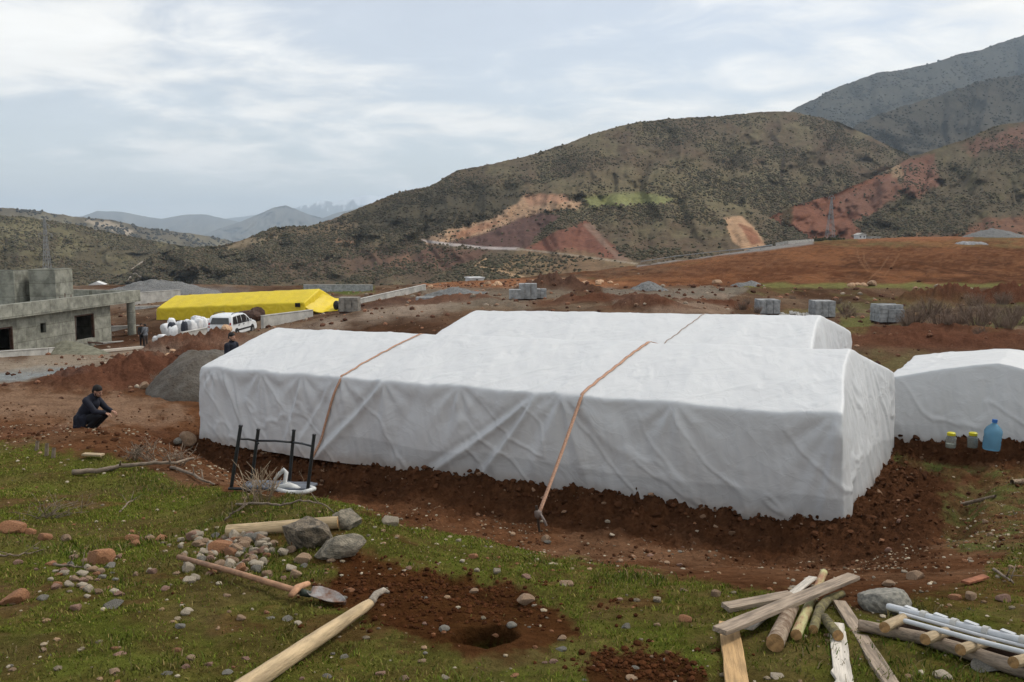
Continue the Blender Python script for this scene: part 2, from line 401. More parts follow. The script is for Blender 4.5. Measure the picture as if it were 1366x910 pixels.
# ploughed field
fu = fbm(GU/60, GV/9, 4, 109)
region([(820,386),(850,372),(900,358),(980,341),(1040,331),(1110,319),(1366,312),(1800,312),(1800,381),(1366,381),(960,381)], (.128,.061,.034), 84, 290, 3, 1, .25)
region([(1130,345),(1366,338),(1800,335),(1800,379),(1366,379),(1100,377)], (.07,.034,.02), 84, 230, 10, .9, .8)
region([(850,384),(950,362),(1100,352),(1130,366),(1080,380)], (.11,.046,.024), 84, 200, 6, .7, .6)
region([(1060,322),(1140,318),(1366,314),(1800,312),(1800,326),(1366,331),(1130,329)], (.14,.115,.055), 150, 300, 2, .75, .2)
region([(1140,318),(1300,314),(1300,320),(1150,323)], (.25,.105,.06), 150, 300, 2, .75, .2)
ww = sstep(84, 95, GY)*(1-sstep(210, 230, GY))*(GX > 10)
paint(ww*sstep(0, .4, fu)*.5, (.235, .105, .05)); paint(ww*(sstep(.08, .4, -fu))*.6, (.095, .042, .022)); fu2 = fbm(GX*.35, GY*.06, 4, 119); paint(ww*sstep(0, .4, fu2)*.4, (.11, .05, .026)); fu3 = fbm((GX*.8+GY*.55)*.9, (GX*.55-GY*.8)*.05, 3, 129); paint(ww*sstep(.05, .4, fu3)*.55, (.075, .035, .02)); paint(ww*sstep(.05, .4, -fu3)*.4, (.19, .09, .047)); paint(ww*sstep(.1, .45, fbm(GX*.9, GY*.35, 3, 139))*.45, (.20, .10, .055))
for ln in ([(1143,335),(1146,345),(1152,355),(1158,362)], [(1152,334),(1152,346),(1160,358)], [(1185,343),(1175,358),(1160,372)], [(1200,338),(1190,355),(1180,368)]):
    sel = (GY > 84) & (GY < 240); t = np.zeros(len(GX)); t[sel] = 1-sstep(.5, 1.4, sdline(GU[sel], GV[sel], ln)); paint(t*.3, (.26, .15, .09))
region([(985,378),(1366,378.5),(1800,379),(1800,384),(1366,384),(1000,384)], (.15,.15,.055), 70, 110, 2, .85, .25)
# asphalt road that runs under the hill
region([(845,350),(900,342),(960,335),(1020,329),(1085,322),(1085,325.5),(1025,334),(960,341),(900,349),(850,356)], (.21,.20,.19), 140, 420, 1.2, 1, .05)
# site road, gravel strip, pale ruts on the left
region([(-600,500),(0,480),(150,468),(240,452),(290,446),(345,448),(420,432),(560,398),(620,386),(640,394),(560,420),(440,437),(330,470),(260,462),(200,478),(150,488),(0,512),(-600,540)], (.25,.195,.15), 30, 140, 9, .9, .7)
region([(-600,520),(0,496),(60,489),(115,488),(120,496),(60,503),(0,510),(-600,545)], (.20,.215,.215), 28, 60, 3, .95, .3)
region([(-600,480),(0,484),(60,474),(200,470),(150,486),(0,497),(-600,500)], (.24,.20,.15), 28, 80, 6, .6, .6)
region([(215,448),(300,440),(330,452),(300,468),(262,470)], (.24,.165,.12), 30, 80, 6, .6, .6)
region([(180,384),(260,382),(330,388),(200,400)], (.17,.16,.15), 90, 260, 5, .8, .5)
region([(405,381),(500,381),(500,391),(405,391)], (.085,.105,.03), 80, 200, 3, .9, .3)
region([(-600,380),(0,384),(200,390),(200,410),(-600,420)], (.17,.13,.10), 85, 260, 6, .8, .5)
for (mx, my, rx, ry, h, a) in MOUNDS:
    e = ((GX-mx)/(rx*1.1))**2+((GY-my)/(max(ry, rx*.6)*1.1))**2
    paint(np.exp(-e**2*1.2)*.85, (.105, .046, .028) if my < 70 else (.09, .05, .036))
region([(-300,545),(20,520),(110,520),(240,540),(255,560),(160,572),(60,562),(-300,575)], (.23,.15,.10), 15, 32, 12, .7, 1.6)
region([(-300,585),(0,562),(110,575),(255,575),(255,600),(100,605),(-300,600)], (.115,.052,.03), 11, 22, 8, .6, 1)
# dark turned soil round the tents
db = np.minimum(np.minimum(rect_sd(GX, GY, 'front'), rect_sd(GX, GY, 'rear')), rect_sd(GX, GY, 'right'))
paint((1-sstep(.9, 1.9, db+fbm(GX*1.2, GY*1.2, 3, 111)*.6))*.95, (.063, .0285, .0145)); paint((1-sstep(.9, 1.9, db))*sstep(-.1, .35, mid)*.8, (.088, .038, .018)); paint((1-sstep(.9, 1.9, db))*sstep(.05, .35, fbm(GX*7, GY*7, 3, 115))*.6, (.10, .046, .023))
region([(1190,600),(1290,620),(1262,650),(1250,760),(1150,765),(1120,700)], (.066,.030,.0155), 6, 17, 22, .85, 2.2)
# grass
GRASSP = [(-1200,560),(-300,575),(0,586),(60,592),(130,607),(200,622),(262,650),(330,662),(430,658),(480,676),(560,702),(640,719),(730,739),(850,765),(940,779),(1080,799),(1180,815),(1215,800),(1290,780),(1340,745),(1420,720),(2200,700),(2200,2400),(-1200,2400)]
DIRT1 = [(452,768),(425,745),(470,738),(560,760),(640,775),(700,785),(745,815),(770,850),(735,872),(640,880),(560,858),(505,835),(440,812),(420,785)]
DIRT2 = [(770,885),(800,868),(850,858),(905,872),(940,900),(930,925),(790,925)]
g = region(GRASSP, None, 0, 11.5, 7, 1, 1)
g = g*(1-region(DIRT1, None, 0, 8, 9, .95, 1.1))*(1-region(DIRT2, None, 0, 8, 7, .95, 1.1))
g = g*(1-.75*region([(1190,800),(1290,770),(1366,745),(1500,740),(1500,800),(1366,800),(1270,820)], None, 0, 8, 10, .8, 1.6))
patch = fbm(GX*1.1, GY*1.1, 4, 121); patch2 = fbm(GX*4.5, GY*4.5, 4, 123)
patch3 = fbm(GX*9, GY*9, 3, 125); g = g*(1-.75*sstep(.22, .55, patch*.75+patch2*.5+patch3*.25))
yg = region([(1262,690),(1262,650),(1300,640),(1366,628),(1700,620),(1700,735),(1366,735),(1290,745),(1258,735)], None, 8, 17, 9, .75, 1.4)
yg = np.maximum(yg, region([(1195,610),(1280,620),(1366,632),(1700,640),(1700,650),(1366,644),(1270,632),(1195,620)], None, 9, 18, 4, .85, .5))
paint(yg*(.6+.4*np.clip(patch2*2, -1, 1)), (.125, .105, .042)); paint(yg*sstep(.05, .4, patch2)*.7, (.085, .115, .03))
paint(sstep(.05, .45, fbm(GX*2, GY*2, 4, 127))*.8, (.115, .075, .038)) if 0 else None; paint(sstep(.08, .4, fbm(GX*1.9, GY*1.9, 4, 127))*(g > .05)*.75, (.115, .08, .04)); g = g*(1-.45*sstep(.08, .4, fbm(GX*1.9, GY*1.9, 4, 127)))
paint(region(DIRT1, None, 0, 8, 9, .9, 1), (.066, .024, .0095)); paint(region(DIRT2, None, 0, 8, 7, .9, 1), (.056, .021, .0085))
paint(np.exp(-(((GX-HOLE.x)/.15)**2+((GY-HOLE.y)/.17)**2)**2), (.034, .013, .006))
GM = g
paint(g*.9, (.105, .105, .024)); paint(g*sstep(.0, .4, patch2)*.6, (.098, .12, .02)); paint(g*sstep(.05, .4, -patch2)*.6, (.095, .066, .024))
me = mesh_np('ground', np.c_[GX, GY, GZ], grid_faces(len(dd), len(kk)), True)
set_col(me, C)
M_ground = attr_mat('earth', .95, 1.2, .3, 1.0, 7, .09, (14, .42), .0)
link('ground', me, M_ground, kind='structure')
M_attr = attr_mat('mottled', .95, 8, .22, .5, 30, .01, spec=.05)

# nearest-cell lookup of painted masks
_lk = kk; _ld = dd
def mask_at(arr, x, y):
    k = np.asarray(x)/np.asarray(y)
    i = np.clip(np.searchsorted(_ld, y), 0, len(_ld)-1); j = np.clip(np.searchsorted(_lk, k), 0, len(_lk)-1)
    return arr[i*len(_lk)+j]

# grass blades
def blades(name, n, dlo, dhi, mask, hs, cols, lab):
    D = np.sqrt(RNG.uniform(dlo**2, dhi**2, n)); k = RNG.uniform(-.85, .85, n)
    keep = RNG.random(n) < np.clip(1.6*(1-(D-dlo)/(dhi-dlo)*.8), 0, 1); D = D[keep]; k = k[keep]
    x = k*D; y = D; m = mask_at(mask, x, y); tuft = fbm(x*7, y*7, 3, 131)*.5+.5
    keep = RNG.random(len(x)) < m*m*(.25+1.1*tuft); x = x[keep]; y = y[keep]; tuft = tuft[keep]
    z = ground(x, y)-.004; n = len(x)
    h = RNG.uniform(.3, 1, n)*hs*(.45+1.0*tuft); a = RNG.uniform(0, 6.283, n); ln = RNG.uniform(.15, .95, n)*h
    wv = RNG.uniform(.0015, .0034, n)*(.7+y/9); wa = RNG.uniform(0, 6.283, n)
    V = np.empty((n, 5, 3)); dx, dy = np.cos(a)*ln, np.sin(a)*ln; wx, wy = np.cos(wa)*wv, np.sin(wa)*wv
    V[:, 0] = np.c_[x-wx, y-wy, z]; V[:, 1] = np.c_[x+wx, y+wy, z]
    V[:, 2] = np.c_[x+dx*.35+wx*.8, y+dy*.35+wy*.8, z+h*.6]; V[:, 3] = np.c_[x+dx*.35-wx*.8, y+dy*.35-wy*.8, z+h*.6]
    V[:, 4] = np.c_[x+dx, y+dy, z+h*.92]
    b = (np.arange(n)*5)[:, None]
    me = mesh_np(name, V.reshape(-1, 3), b+np.array([[0, 1, 2, 3]]), True, T=b+np.array([[3, 2, 4]]))
    c = np.array(cols)[RNG.choice(len(cols), n, p=[.34, .3, .16, .12, .08])]*RNG.uniform(.7, 1.3, (n, 1))
    dry = sstep(.0, .45, fbm(x*1.6, y*1.6, 3, 133))[:, None]*.5; c = c*(1-dry)+np.array((.15, .115, .045))*dry
    set_col(me, np.repeat(c, 5, 0))
    return link(name, me, M_grass, kind='stuff', label=lab, category='grass')
M_grass = attr_mat('grass_blade', .7, 30, .1, 0, spec=.08)
blades('grass', 520000, 2.2, 11, GM, .027, [(.135, .172, .02), (.17, .188, .028), (.085, .118, .016), (.23, .19, .055), (.29, .22, .085)], 'short green turf growing over the stony slope in the foreground')
blades('dry_grass', 60000, 8, 16, yg, .05, [(.12, .12, .035), (.085, .11, .025), (.15, .12, .05), (.16, .12, .06), (.10, .07, .035)], 'thin yellowish grass beside the trench')
blades('tall_weeds', 130000, 2.3, 10, np.clip(GM*sstep(.18, .4, fbm(GX*1.4, GY*1.4, 4, 135))*1.2, 0, 1), .06, [(.065, .105, .012), (.09, .12, .018), (.14, .12, .04), (.20, .16, .07), (.26, .20, .11)], 'taller tufts and dry stalks standing in the foreground turf')
# loose clods on the turned soil
PROTO = [(rock_verts(300+i, ICO2, 14, .45, .4, .85), ICO2[1]) for i in range(6)]
PRS = [(rock_verts(330+i, ICO1, 6, .3, .5, .9), ICO1[1]) for i in range(6)]
n = 120000; D = np.sqrt(RNG.uniform(4.5**2, 24**2, n)); k = RNG.uniform(-.75, .75, n); x = k*D; y = D
d = np.minimum(np.minimum(rect_sd(x, y, 'front'), rect_sd(x, y, 'rear')), rect_sd(x, y, 'right'))
w = np.where(d > -.02, np.exp(-(np.maximum(d, 0)/.75)**2), 0)*np.where(y > 19, .4, 1)
w = np.maximum(w, .22*(1-mask_at(GM, x, y))*(y < 12.5)); w = np.maximum(w, .16*(d > .1)*(y < 23)*(1-mask_at(GM, x, y)))
MANP = P(121, 577, 18.5); keep = (RNG.random(n) < w*.55) & (np.hypot(x-MANP.x, y-MANP.y+.5) > 1.3); x = x[keep]; y = y[keep]; w = w[keep]; n = len(x)
r = .008+.062*RNG.random(n)**3.3*(w > .1)+.012*RNG.random(n); r *= np.where(y < 9, np.clip(y/12, .4, 1), 1)*np.where(w < .25, .62, 1)
pos = np.c_[x, y, ground(x, y)+r*.25]; c = np.array([(.073, .032, .016)])*RNG.uniform(.6, 1.5, (n, 1))
lite = (RNG.random(n) < .05)[:, None]; c = np.where(lite, np.array([(.27, .17, .11)])*RNG.uniform(.6, 1.2, (n, 1)), c)
scatter_mesh('dirt_clods', PROTO[:4], pos, np.c_[r, r*RNG.uniform(.7, 1.2, n), r*RNG.uniform(.6, .95, n)], RNG.uniform(0, 6.3, n), RNG.uniform(-.6, .6, n), c, False, M_attr, kind='stuff')
# clods of the trial pit and slope
n = 5000; x = np.r_[RNG.normal(PIT.x, .42, n), RNG.normal(P(860,885,3.5).x, .16, n//3)]; y = np.r_[RNG.normal(PIT.y-.1, .36, n), RNG.normal(3.5, .13, n//3)]
gm = mask_at(GM, x, y); keep = RNG.random(len(x)) < (1-gm)*.8; x = x[keep]; y = y[keep]; n = len(x)
r = .003+.017*RNG.random(n)**5; c = np.array([(.066, .025, .010)])*RNG.uniform(.6, 1.4, (n, 1))
scatter_mesh('soil_crumbs', PRS, np.c_[x, y, ground(x, y)+r*.3], np.c_[r, r, r*.75], RNG.uniform(0, 6.3, n), None, c, False, M_attr, kind='stuff')
# pebbles
n = 34000; D = np.sqrt(RNG.uniform(2.6**2, 20**2, n)); k = RNG.uniform(-.75, .75, n); x = k*D; y = D
d = np.minimum(rect_sd(x, y, 'front'), rect_sd(x, y, 'right'))
keep = (d > .05) & ((d > 1.3) | (RNG.random(n) < .12)) & (RNG.random(n) < .25+.75*sstep(-.1, .5, fbm(x*.9, y*.9, 3, 141))); x = x[keep]; y = y[keep]; n = len(x)
r = .004+.017*RNG.random(n)**3.5; r = r*np.where(y > 9, 1.4, 1)
pal = np.array([(.36, .29, .20), (.27, .18, .11), (.42, .36, .27), (.17, .14, .10), (.22, .105, .055)])
c = pal[RNG.choice(5, n)]*RNG.uniform(.7, 1.15, (n, 1))
scatter_mesh('pebbles', PRS, np.c_[x, y, ground(x, y)+r*.2], np.c_[r*1.2, r*.9, r*.6], RNG.uniform(0, 6.3, n), None, c, False, M_attr, kind='stuff')
# rubble far out over the plain and on the red banks
n = 26000; D = RNG.uniform(25, 125, n); k = RNG.uniform(-.62, .62, n); x = k*D; y = D
zz = ground(x, y); uu, vv_ = to_uv(x, y, zz)
w = .22+.5*(np.abs(uu-200) < 70)*(y < 50)*(vv_ > 460)+.8*(vv_ < 384)*(uu > 560)*(uu < 960)*(vv_ > 372)
w = np.where((x > 8) & (y > 86), .015, w); keep = RNG.random(n) < w; x = x[keep]; y = y[keep]; zz = zz[keep]; n = len(x)
r = (.03+.20*RNG.random(n)**6)*np.clip(y/60, .45, 1.3); c = np.array([(.33, .21, .14), (.36, .29, .22), (.26, .13, .08), (.12, .06, .04)])[RNG.choice(4, n, p=[.14, .12, .22, .52])]*RNG.uniform(.6, 1.1, (n, 1))
scatter_mesh('scattered_rubble', PRS, np.c_[x, y, zz+r*.3], np.c_[r*1.2, r, r*.75], RNG.uniform(0, 6.3, n), None, c, False, M_attr, kind='stuff')
# ------------------------------------------------------------------ sky, sun, air
SUN_EL, SUN_AZ = R(52), R(62)      # azimuth measured clockwise from the view direction
W = bpy.data.worlds.new('World'); S.world = W; W.use_nodes = True; nt = W.node_tree
bg = nt.nodes['Background']; bg.inputs['Strength'].default_value = .085
sky = N(nt, 'ShaderNodeTexSky', sky_type='NISHITA', sun_disc=False, sun_elevation=SUN_EL, sun_rotation=SUN_AZ, air_density=1.0, dust_density=2.2, ozone_density=1.2, altitude=900)
tc = N(nt, 'ShaderNodeTexCoord'); sp = N(nt, 'ShaderNodeSeparateXYZ'); nt.links.new(tc.outputs['Generated'], sp.inputs[0])
def mth(op, a, b=None, c=None):
    n = N(nt, 'ShaderNodeMath', operation=op)
    for i, t in enumerate((a, b, c)):
        if t is None: continue
        if hasattr(t, 'links') or hasattr(t, 'is_linked'): nt.links.new(t, n.inputs[i])
        else: n.inputs[i].default_value = t
    return n.outputs[0]
# cloud sheet: direction projected on a plane overhead
zc = mth('ADD', mth('MAXIMUM', sp.outputs['Z'], 0.0), .20)
cx = mth('DIVIDE', sp.outputs['X'], zc); cy = mth('DIVIDE', sp.outputs['Y'], zc)
cb = N(nt, 'ShaderNodeCombineXYZ'); nt.links.new(cx, cb.inputs[0]); nt.links.new(cy, cb.inputs[1])
def cloud(scale, off, rot, detail, dist, stre):
    mp = N(nt, 'ShaderNodeMapping'); mp.inputs['Location'].default_value = off; mp.inputs['Rotation'].default_value = (0, 0, rot); mp.inputs['Scale'].default_value = (scale*stre, scale, 1)
    nt.links.new(cb.outputs[0], mp.inputs[0])
    n = N(nt, 'ShaderNodeTexNoise', Scale=1.0, Detail=detail, Roughness=.58, Distortion=dist); nt.links.new(mp.outputs[0], n.inputs['Vector']); return n.outputs['Fac']
n1 = cloud(.95, (3.1, 1.7, 0), .45, 9, .5, .75); n2 = cloud(4.2, (.4, 5.2, 2), -.5, 9, .6, .8); n3_ = cloud(.5, (7.3, .2, 1), .2, 3, 0, 1)
cov = mth('ADD', mth('MULTIPLY', n1, .62), mth('ADD', mth('MULTIPLY', n2, .24), mth('MULTIPLY', n3_, .30)))
mr = N(nt, 'ShaderNodeMapRange', interpolation_type='SMOOTHSTEP'); cov = mth('ADD', cov, mth('MULTIPLY', sp.outputs['X'], .09)); nt.links.new(cov, mr.inputs[0]); mr.inputs[1].default_value = .52; mr.inputs[2].default_value = .65; mr.inputs[3].default_value = .46; mr.inputs[4].default_value = .98
shade = N(nt, 'ShaderNodeMapRange'); nt.links.new(n2, shade.inputs[0]); shade.inputs[1].default_value = .3; shade.inputs[2].default_value = .7; shade.inputs[3].default_value = .92; shade.inputs[4].default_value = 1.06
ccol = N(nt, 'ShaderNodeVectorMath', operation='SCALE'); ccol.inputs[0].default_value = (9.0, 8.85, 8.5); nt.links.new(shade.outputs[0], ccol.inputs['Scale'])
hz = N(nt, 'ShaderNodeMapRange', interpolation_type='SMOOTHSTEP'); nt.links.new(sp.outputs['Z'], hz.inputs[0]); hz.inputs[1].default_value = -.02; hz.inputs[2].default_value = .085; hz.inputs[3].default_value = 1; hz.inputs[4].default_value = 0
mx0 = N(nt, 'ShaderNodeMix', data_type='RGBA'); nt.links.new(mr.outputs[0], mx0.inputs[0]); nt.links.new(sky.outputs[0], mx0.inputs[6]); nt.links.new(ccol.outputs[0], mx0.inputs[7])
mx1 = N(nt, 'ShaderNodeMix', data_type='RGBA'); nt.links.new(mth('MULTIPLY', hz.outputs[0], .85), mx1.inputs[0]); nt.links.new(mx0.outputs[2], mx1.inputs[6]); mx1.inputs[7].default_value = (9.1, 9.0, 8.65, 1)
nt.links.new(mx1.outputs[2], bg.inputs['Color'])
sun = bpy.data.lights.new('sun', 'SUN'); so = bpy.data.objects.new('sun', sun); COL.objects.link(so)
sun.energy = 1.5; sun.angle = R(12); sun.color = (1, .94, .86)
sd = Vector((math.sin(SUN_AZ)*math.cos(SUN_EL), math.cos(SUN_AZ)*math.cos(SUN_EL), math.sin(SUN_EL)))
so.rotation_euler = (-sd).to_track_quat('-Z', 'Y').to_euler()
S.view_settings.view_transform = 'Standard'; S.view_settings.look = 'None'; S.view_settings.gamma = 1; S.view_settings.exposure = 0.56
S.render.engine = 'CYCLES'; S.cycles.use_denoising = True; S.cycles.max_bounces = 6; S.cycles.volume_bounces = 3; S.cycles.transparent_max_bounces = 8
S.cycles.use_adaptive_sampling = True; S.cycles.adaptive_threshold = .015
hm = bpy.data.materials.new('air'); hm.use_nodes = True; hn = hm.node_tree; hn.nodes.clear()
vo = N(hn, 'ShaderNodeOutputMaterial'); pv = N(hn, 'ShaderNodeVolumePrincipled')
pv.inputs['Color'].default_value = (.70, .85, 1, 1); pv.inputs['Density'].default_value = 6.5e-5; pv.inputs['Anisotropy'].default_value = .1
hn.links.new(pv.outputs[0], vo.inputs['Volume'])

# ------------------------------------------------------------------ hills
M_hill = attr_mat('hillside', 1, .05, .28, .8, .12, 1.5, (.35, .35), .05)
M_bush = attr_mat('scrub', .9, .3, .25, 0, spec=.1)
def interp(pts, u): 
    p = np.array(sorted(pts)); return np.array([np.interp(u, p[:, 0], p[:, i]) for i in range(1, p.shape[1])])
HILLBOT = []
def hill(name, ridge, base, u0, u1, nu, nt_, seed, amp, colfn, gul=60, back=.5, rough=0, label=None, nb=0, bsize=(1, 2), bcol=None, pw=1.15):
    us = np.linspace(u0, u1, nu)
    if rough:
        pass
    vr, Dr = interp(ridge, us); vb, Db = interp(base, us)
    vr = vr+rough*(fbm(us/14, us*0+seed, 4, seed)+.5*fbm(us/3.5, us*0, 2, seed+3))
    tt = np.linspace(0, 1, nt_); T, U = np.meshgrid(tt, us, indexing='ij')
    V_ = vb+(vr-vb)*T
    wx = U/gul+.8*fbm(U/90, T*2, 3, seed); gn = (1-np.abs(fbm(wx, T*1.3, 4, seed+1))*2.4); gn2 = fbm(U/25, V_/18, 4, seed+2)
    D = Db+(Dr-Db)*T**pw*(1+.0*T)
    win = np.sin(math.pi*np.clip(T, 0, 1))**.7
    D = D*(1+amp*win*(gn*.7+gn2*.5))
    k, q = kq(U, V_); X = k*D; Y = D; Z = CAMZ-q*D
    tb = np.linspace(0, 1, 14)[1:]; TB = tb[:, None]
    bx = X[-1]*(1+TB*back); by = Y[-1]*(1+TB*back); bz = Z[-1]-(Z[-1]+140)*TB**1.3
    XX = np.vstack([X, bx]); YY = np.vstack([Y, by]); ZZ = np.vstack([Z, bz])
    # foot carried below the ground
    XX = np.vstack([X[:1]*.97, XX]); YY = np.vstack([Y[:1]*.97, YY]); ZZ = np.vstack([Z[:1]-60, ZZ])
    UU = np.vstack([U[:1], U, np.repeat(U[-1:], 13, 0)]); VV = np.vstack([V_[:1], V_, np.repeat(V_[-1:], 13, 0)])
    c, bare = colfn(UU.ravel(), VV.ravel(), XX.ravel(), YY.ravel())
    me = mesh_np(name, np.c_[XX.ravel(), YY.ravel(), ZZ.ravel()], grid_faces(XX.shape[0], nu), True); set_col(me, c)
    link(name, me, M_hill, kind='structure')
    if nb:
        i = RNG.uniform(0, nt_-1.01, nb); j = RNG.uniform(0, nu-1.01, nb)
        # even out over ground area
        i0 = i.astype(int); j0 = j.astype(int); fi = i-i0; fj = j-j0
        def bl(A): return (A[i0, j0]*(1-fi)*(1-fj)+A[i0+1, j0]*fi*(1-fj)+A[i0, j0+1]*(1-fi)*fj+A[i0+1, j0+1]*fi*fj)
        x, y, z = bl(X), bl(Y), bl(Z); b = bare.reshape(XX.shape)[1:nt_+1][i0, j0]
        cl = fbm(x/55, y/55, 3, seed+7)
        keep = RNG.random(nb) < (1-b)*np.clip(.42+1.3*cl, .03, 1); x, y, z = x[keep], y[keep], z[keep]; n = len(x); uu, vv = to_uv(x, y, z)
        r = (bsize[0]+(bsize[1]-bsize[0])*RNG.random(n)**2.2)*(y/700)**.35
        cc = bcol(uu, vv, n)
        scatter_mesh('shrubland', PRS, np.c_[x, y, z+r*.25], np.c_[r*1.15, r, r*RNG.uniform(.6, .95, n)], RNG.uniform(0, 6.3, n), None, cc, False, M_bush, kind='stuff', label=label, category='scrub')
def mixer(c, w, col): w = np.clip(w, 0, 1)[:, None]; return c*(1-w)+np.array(col)*w
FOREST = [(470,282),(560,257),(620,246),(690,250),(698,262),(690,276),(640,298),(575,310),(480,312),(430,305)]  # dense forest; its darker tone also paints in the shade of this slope
def main_col(u, v, x, y):
    n = fbm(u/22, v/12, 4, 201); n2 = fbm(u/6, v/4, 4, 203); nzz = n*6+n2*4
    c = np.empty((len(u), 3)); c[:] = (.102, .078, .05)
    c = mixer(c, sstep(0, .5, n)*.6, (.13, .112, .064)); c = mixer(c, sstep(.05, .5, n2)*.5, (.07, .05, .034)); c = mixer(c, sstep(.1, .4, -n)*.5, (.10, .066, .045))
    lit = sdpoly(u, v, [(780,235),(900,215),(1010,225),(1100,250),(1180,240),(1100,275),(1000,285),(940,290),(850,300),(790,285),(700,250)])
    c = mixer(c, sstep(-25, 25, lit+nzz*2)*.55, (.142, .120, .066))  # sunlit side of the hill, painted as a lighter tone in the soil
    bare = np.zeros(len(u))
    def reg(poly, col, soft=2.5, amt=1, nn=.5, b=1):
        nonlocal c, bare
        w = sstep(-soft, soft, sdpoly(u, v, poly)+nzz*nn)*amt; c = mixer(c, w, col); bare = np.maximum(bare, w*b)
    def line(pts, wd, col, b=1):
        nonlocal c, bare
        w = 1-sstep(wd*.6, wd*1.3, sdline(u, v, pts)+nzz*.06); c = mixer(c, w, col); bare = np.maximum(bare, w*b)
    reg([(470,282),(560,257),(620,246),(690,250),(698,262),(690,276),(640,298),(575,310),(480,312)], (.058, .050, .032), 5, .85, .9, 0); forest = sstep(-6, 6, sdpoly(u, v, FOREST)+nzz*.8); bare = np.minimum(bare, -1.4*forest*(bare < .1))
    reg([(770,262),(850,257),(905,265),(885,272),(790,276)], (.175, .178, .075), 3, 1, .4, 1)
    reg([(430,300),(475,300),(470,312),(425,318),(380,310)], (.17, .12, .07), 4, .6, 1, .7)
    reg([(330,318),(372,313),(375,318),(300,332)], (.22, .17, .11), 2, .7, .5, .8); reg([(445,318),(470,316),(475,325),(450,328)], (.26, .15, .09), 2, .6, .6, .8)
    reg([(470,335),(560,325),(570,370),(470,365),(440,350)], (.10, .058, .042), 7, .7, 1.5, .5); reg([(330,345),(440,340),(440,368),(330,365)], (.10, .062, .046), 8, .6, 1.5, .4)
    reg([(515,345),(545,340),(555,358),(525,362)], (.22, .12, .075), 3, .6, .8, .7)
    reg([(562,322),(600,306),(650,294),(690,272),(698,261),(735,260),(778,271),(768,278),(728,284),(690,297),(640,316),(600,324),(568,330)], (.33, .215, .135), 2.5, .95, .55)
    reg([(700,258),(750,259),(772,268),(735,272),(705,275)], (.30, .16, .10), 2, .7, .7); reg([(600,312),(650,298),(680,288),(650,306),(610,320)], (.25, .12, .07), 2, .7, .6)
    reg([(596,324),(640,313),(690,292),(725,282),(748,289),(722,308),(705,330),(655,334)], (.095, .053, .044), 2.5, .97, .5)
    reg([(700,334),(735,312),(782,295),(802,313),(838,346),(800,348),(740,340)], (.155, .067, .046), 2.5, .97, .5)
    reg([(778,300),(790,298),(815,330),(842,348),(826,349),(802,326)], (.20, .135, .10), 2, .8, .2)
    reg([(548,352),(572,328),(650,335),(640,346),(590,362)], (.12, .066, .048), 3, .9, .5, .8)
    reg([(655,362),(690,338),(760,336),(850,350),(870,372),(700,380)], (.165, .115, .066), 4, .9, .7, .8)
    reg([(730,342),(770,338),(820,352),(800,372),(740,372)], (.15, .095, .058), 5, .6, 1.5, .8)
    line([(562,321),(600,326),(650,331),(692,332)], 1.9, (.33, .29, .27)); line([(690,332),(760,340),(850,352)], 1.2, (.23, .19, .14))
    line([(648,346),(634,356),(655,359),(705,372)], 1.7, (.36, .24, .14)); 
    line([(170,374),(180,364),(196,378)], 2, (.30, .26, .22))
    reg([(965,291),(990,289),(1008,306),(1023,328),(995,337),(978,322)], (.37, .235, .14), 2, 1, .3); reg([(985,299),(1003,304),(1020,326),(1003,328)], (.20, .085, .05), 2, .9, .4)
    reg([(1168,222),(1192,226),(1200,246),(1182,240)], (.30, .20, .12), 3, .7, .6, .8)
    reg([(860,320),(960,335),(860,350),(830,340)], (.10, .066, .045), 6, .6, 1, .3)
    line([(1028,178),(1046,205),(1042,240),(1056,268)], 3, (.055, .042, .03), 0)
    return c, bare
def bush_main(u, v, n):
    c = np.array([(.076, .070, .042), (.10, .082, .052), (.060, .057, .036), (.115, .088, .060)])[RNG.choice(4, n)]*RNG.uniform(.7, 1.3, (n, 1)); return c*(1-.38*sstep(-6, 6, sdpoly(u, v, FOREST)))[:, None]  # forest scrub tinted darker, slope shade included in the colour
RM = [(150,372,640),(176,362,640),(205,340,650),(246,331,660),(287,330,680),(320,321,720),(365,304,760),(385,302,770),(410,302,780),(439,294,800),(480,277,830),(533,257,870),(575,248,900),(592,238,910),(612,226,920),(640,222,930),(700,209,950),(760,190,980),(800,175,1010),(850,163,1050),(900,158,1090),(960,155,1120),(1010,150,1140),(1040,148,1150),(1062,150,1160),(1090,156,1160),(1120,164,1160),(1150,177,1160),(1190,197,1150),(1220,210,1150),(1300,245,1150),(1420,300,1150)]
BM = [(150,398,560),(300,398,500),(450,396,430),(640,386,340),(760,380,330),(860,366,360),(1000,350,440),(1100,345,560),(1420,345,700)]
hill('hill', RM, BM, 150, 1420, 900, 170, 5, .10, main_col, 70, .5, 1.2, 'low dark scrub scattered over the big brown hill', 190000, (.35, 1.45), bush_main)
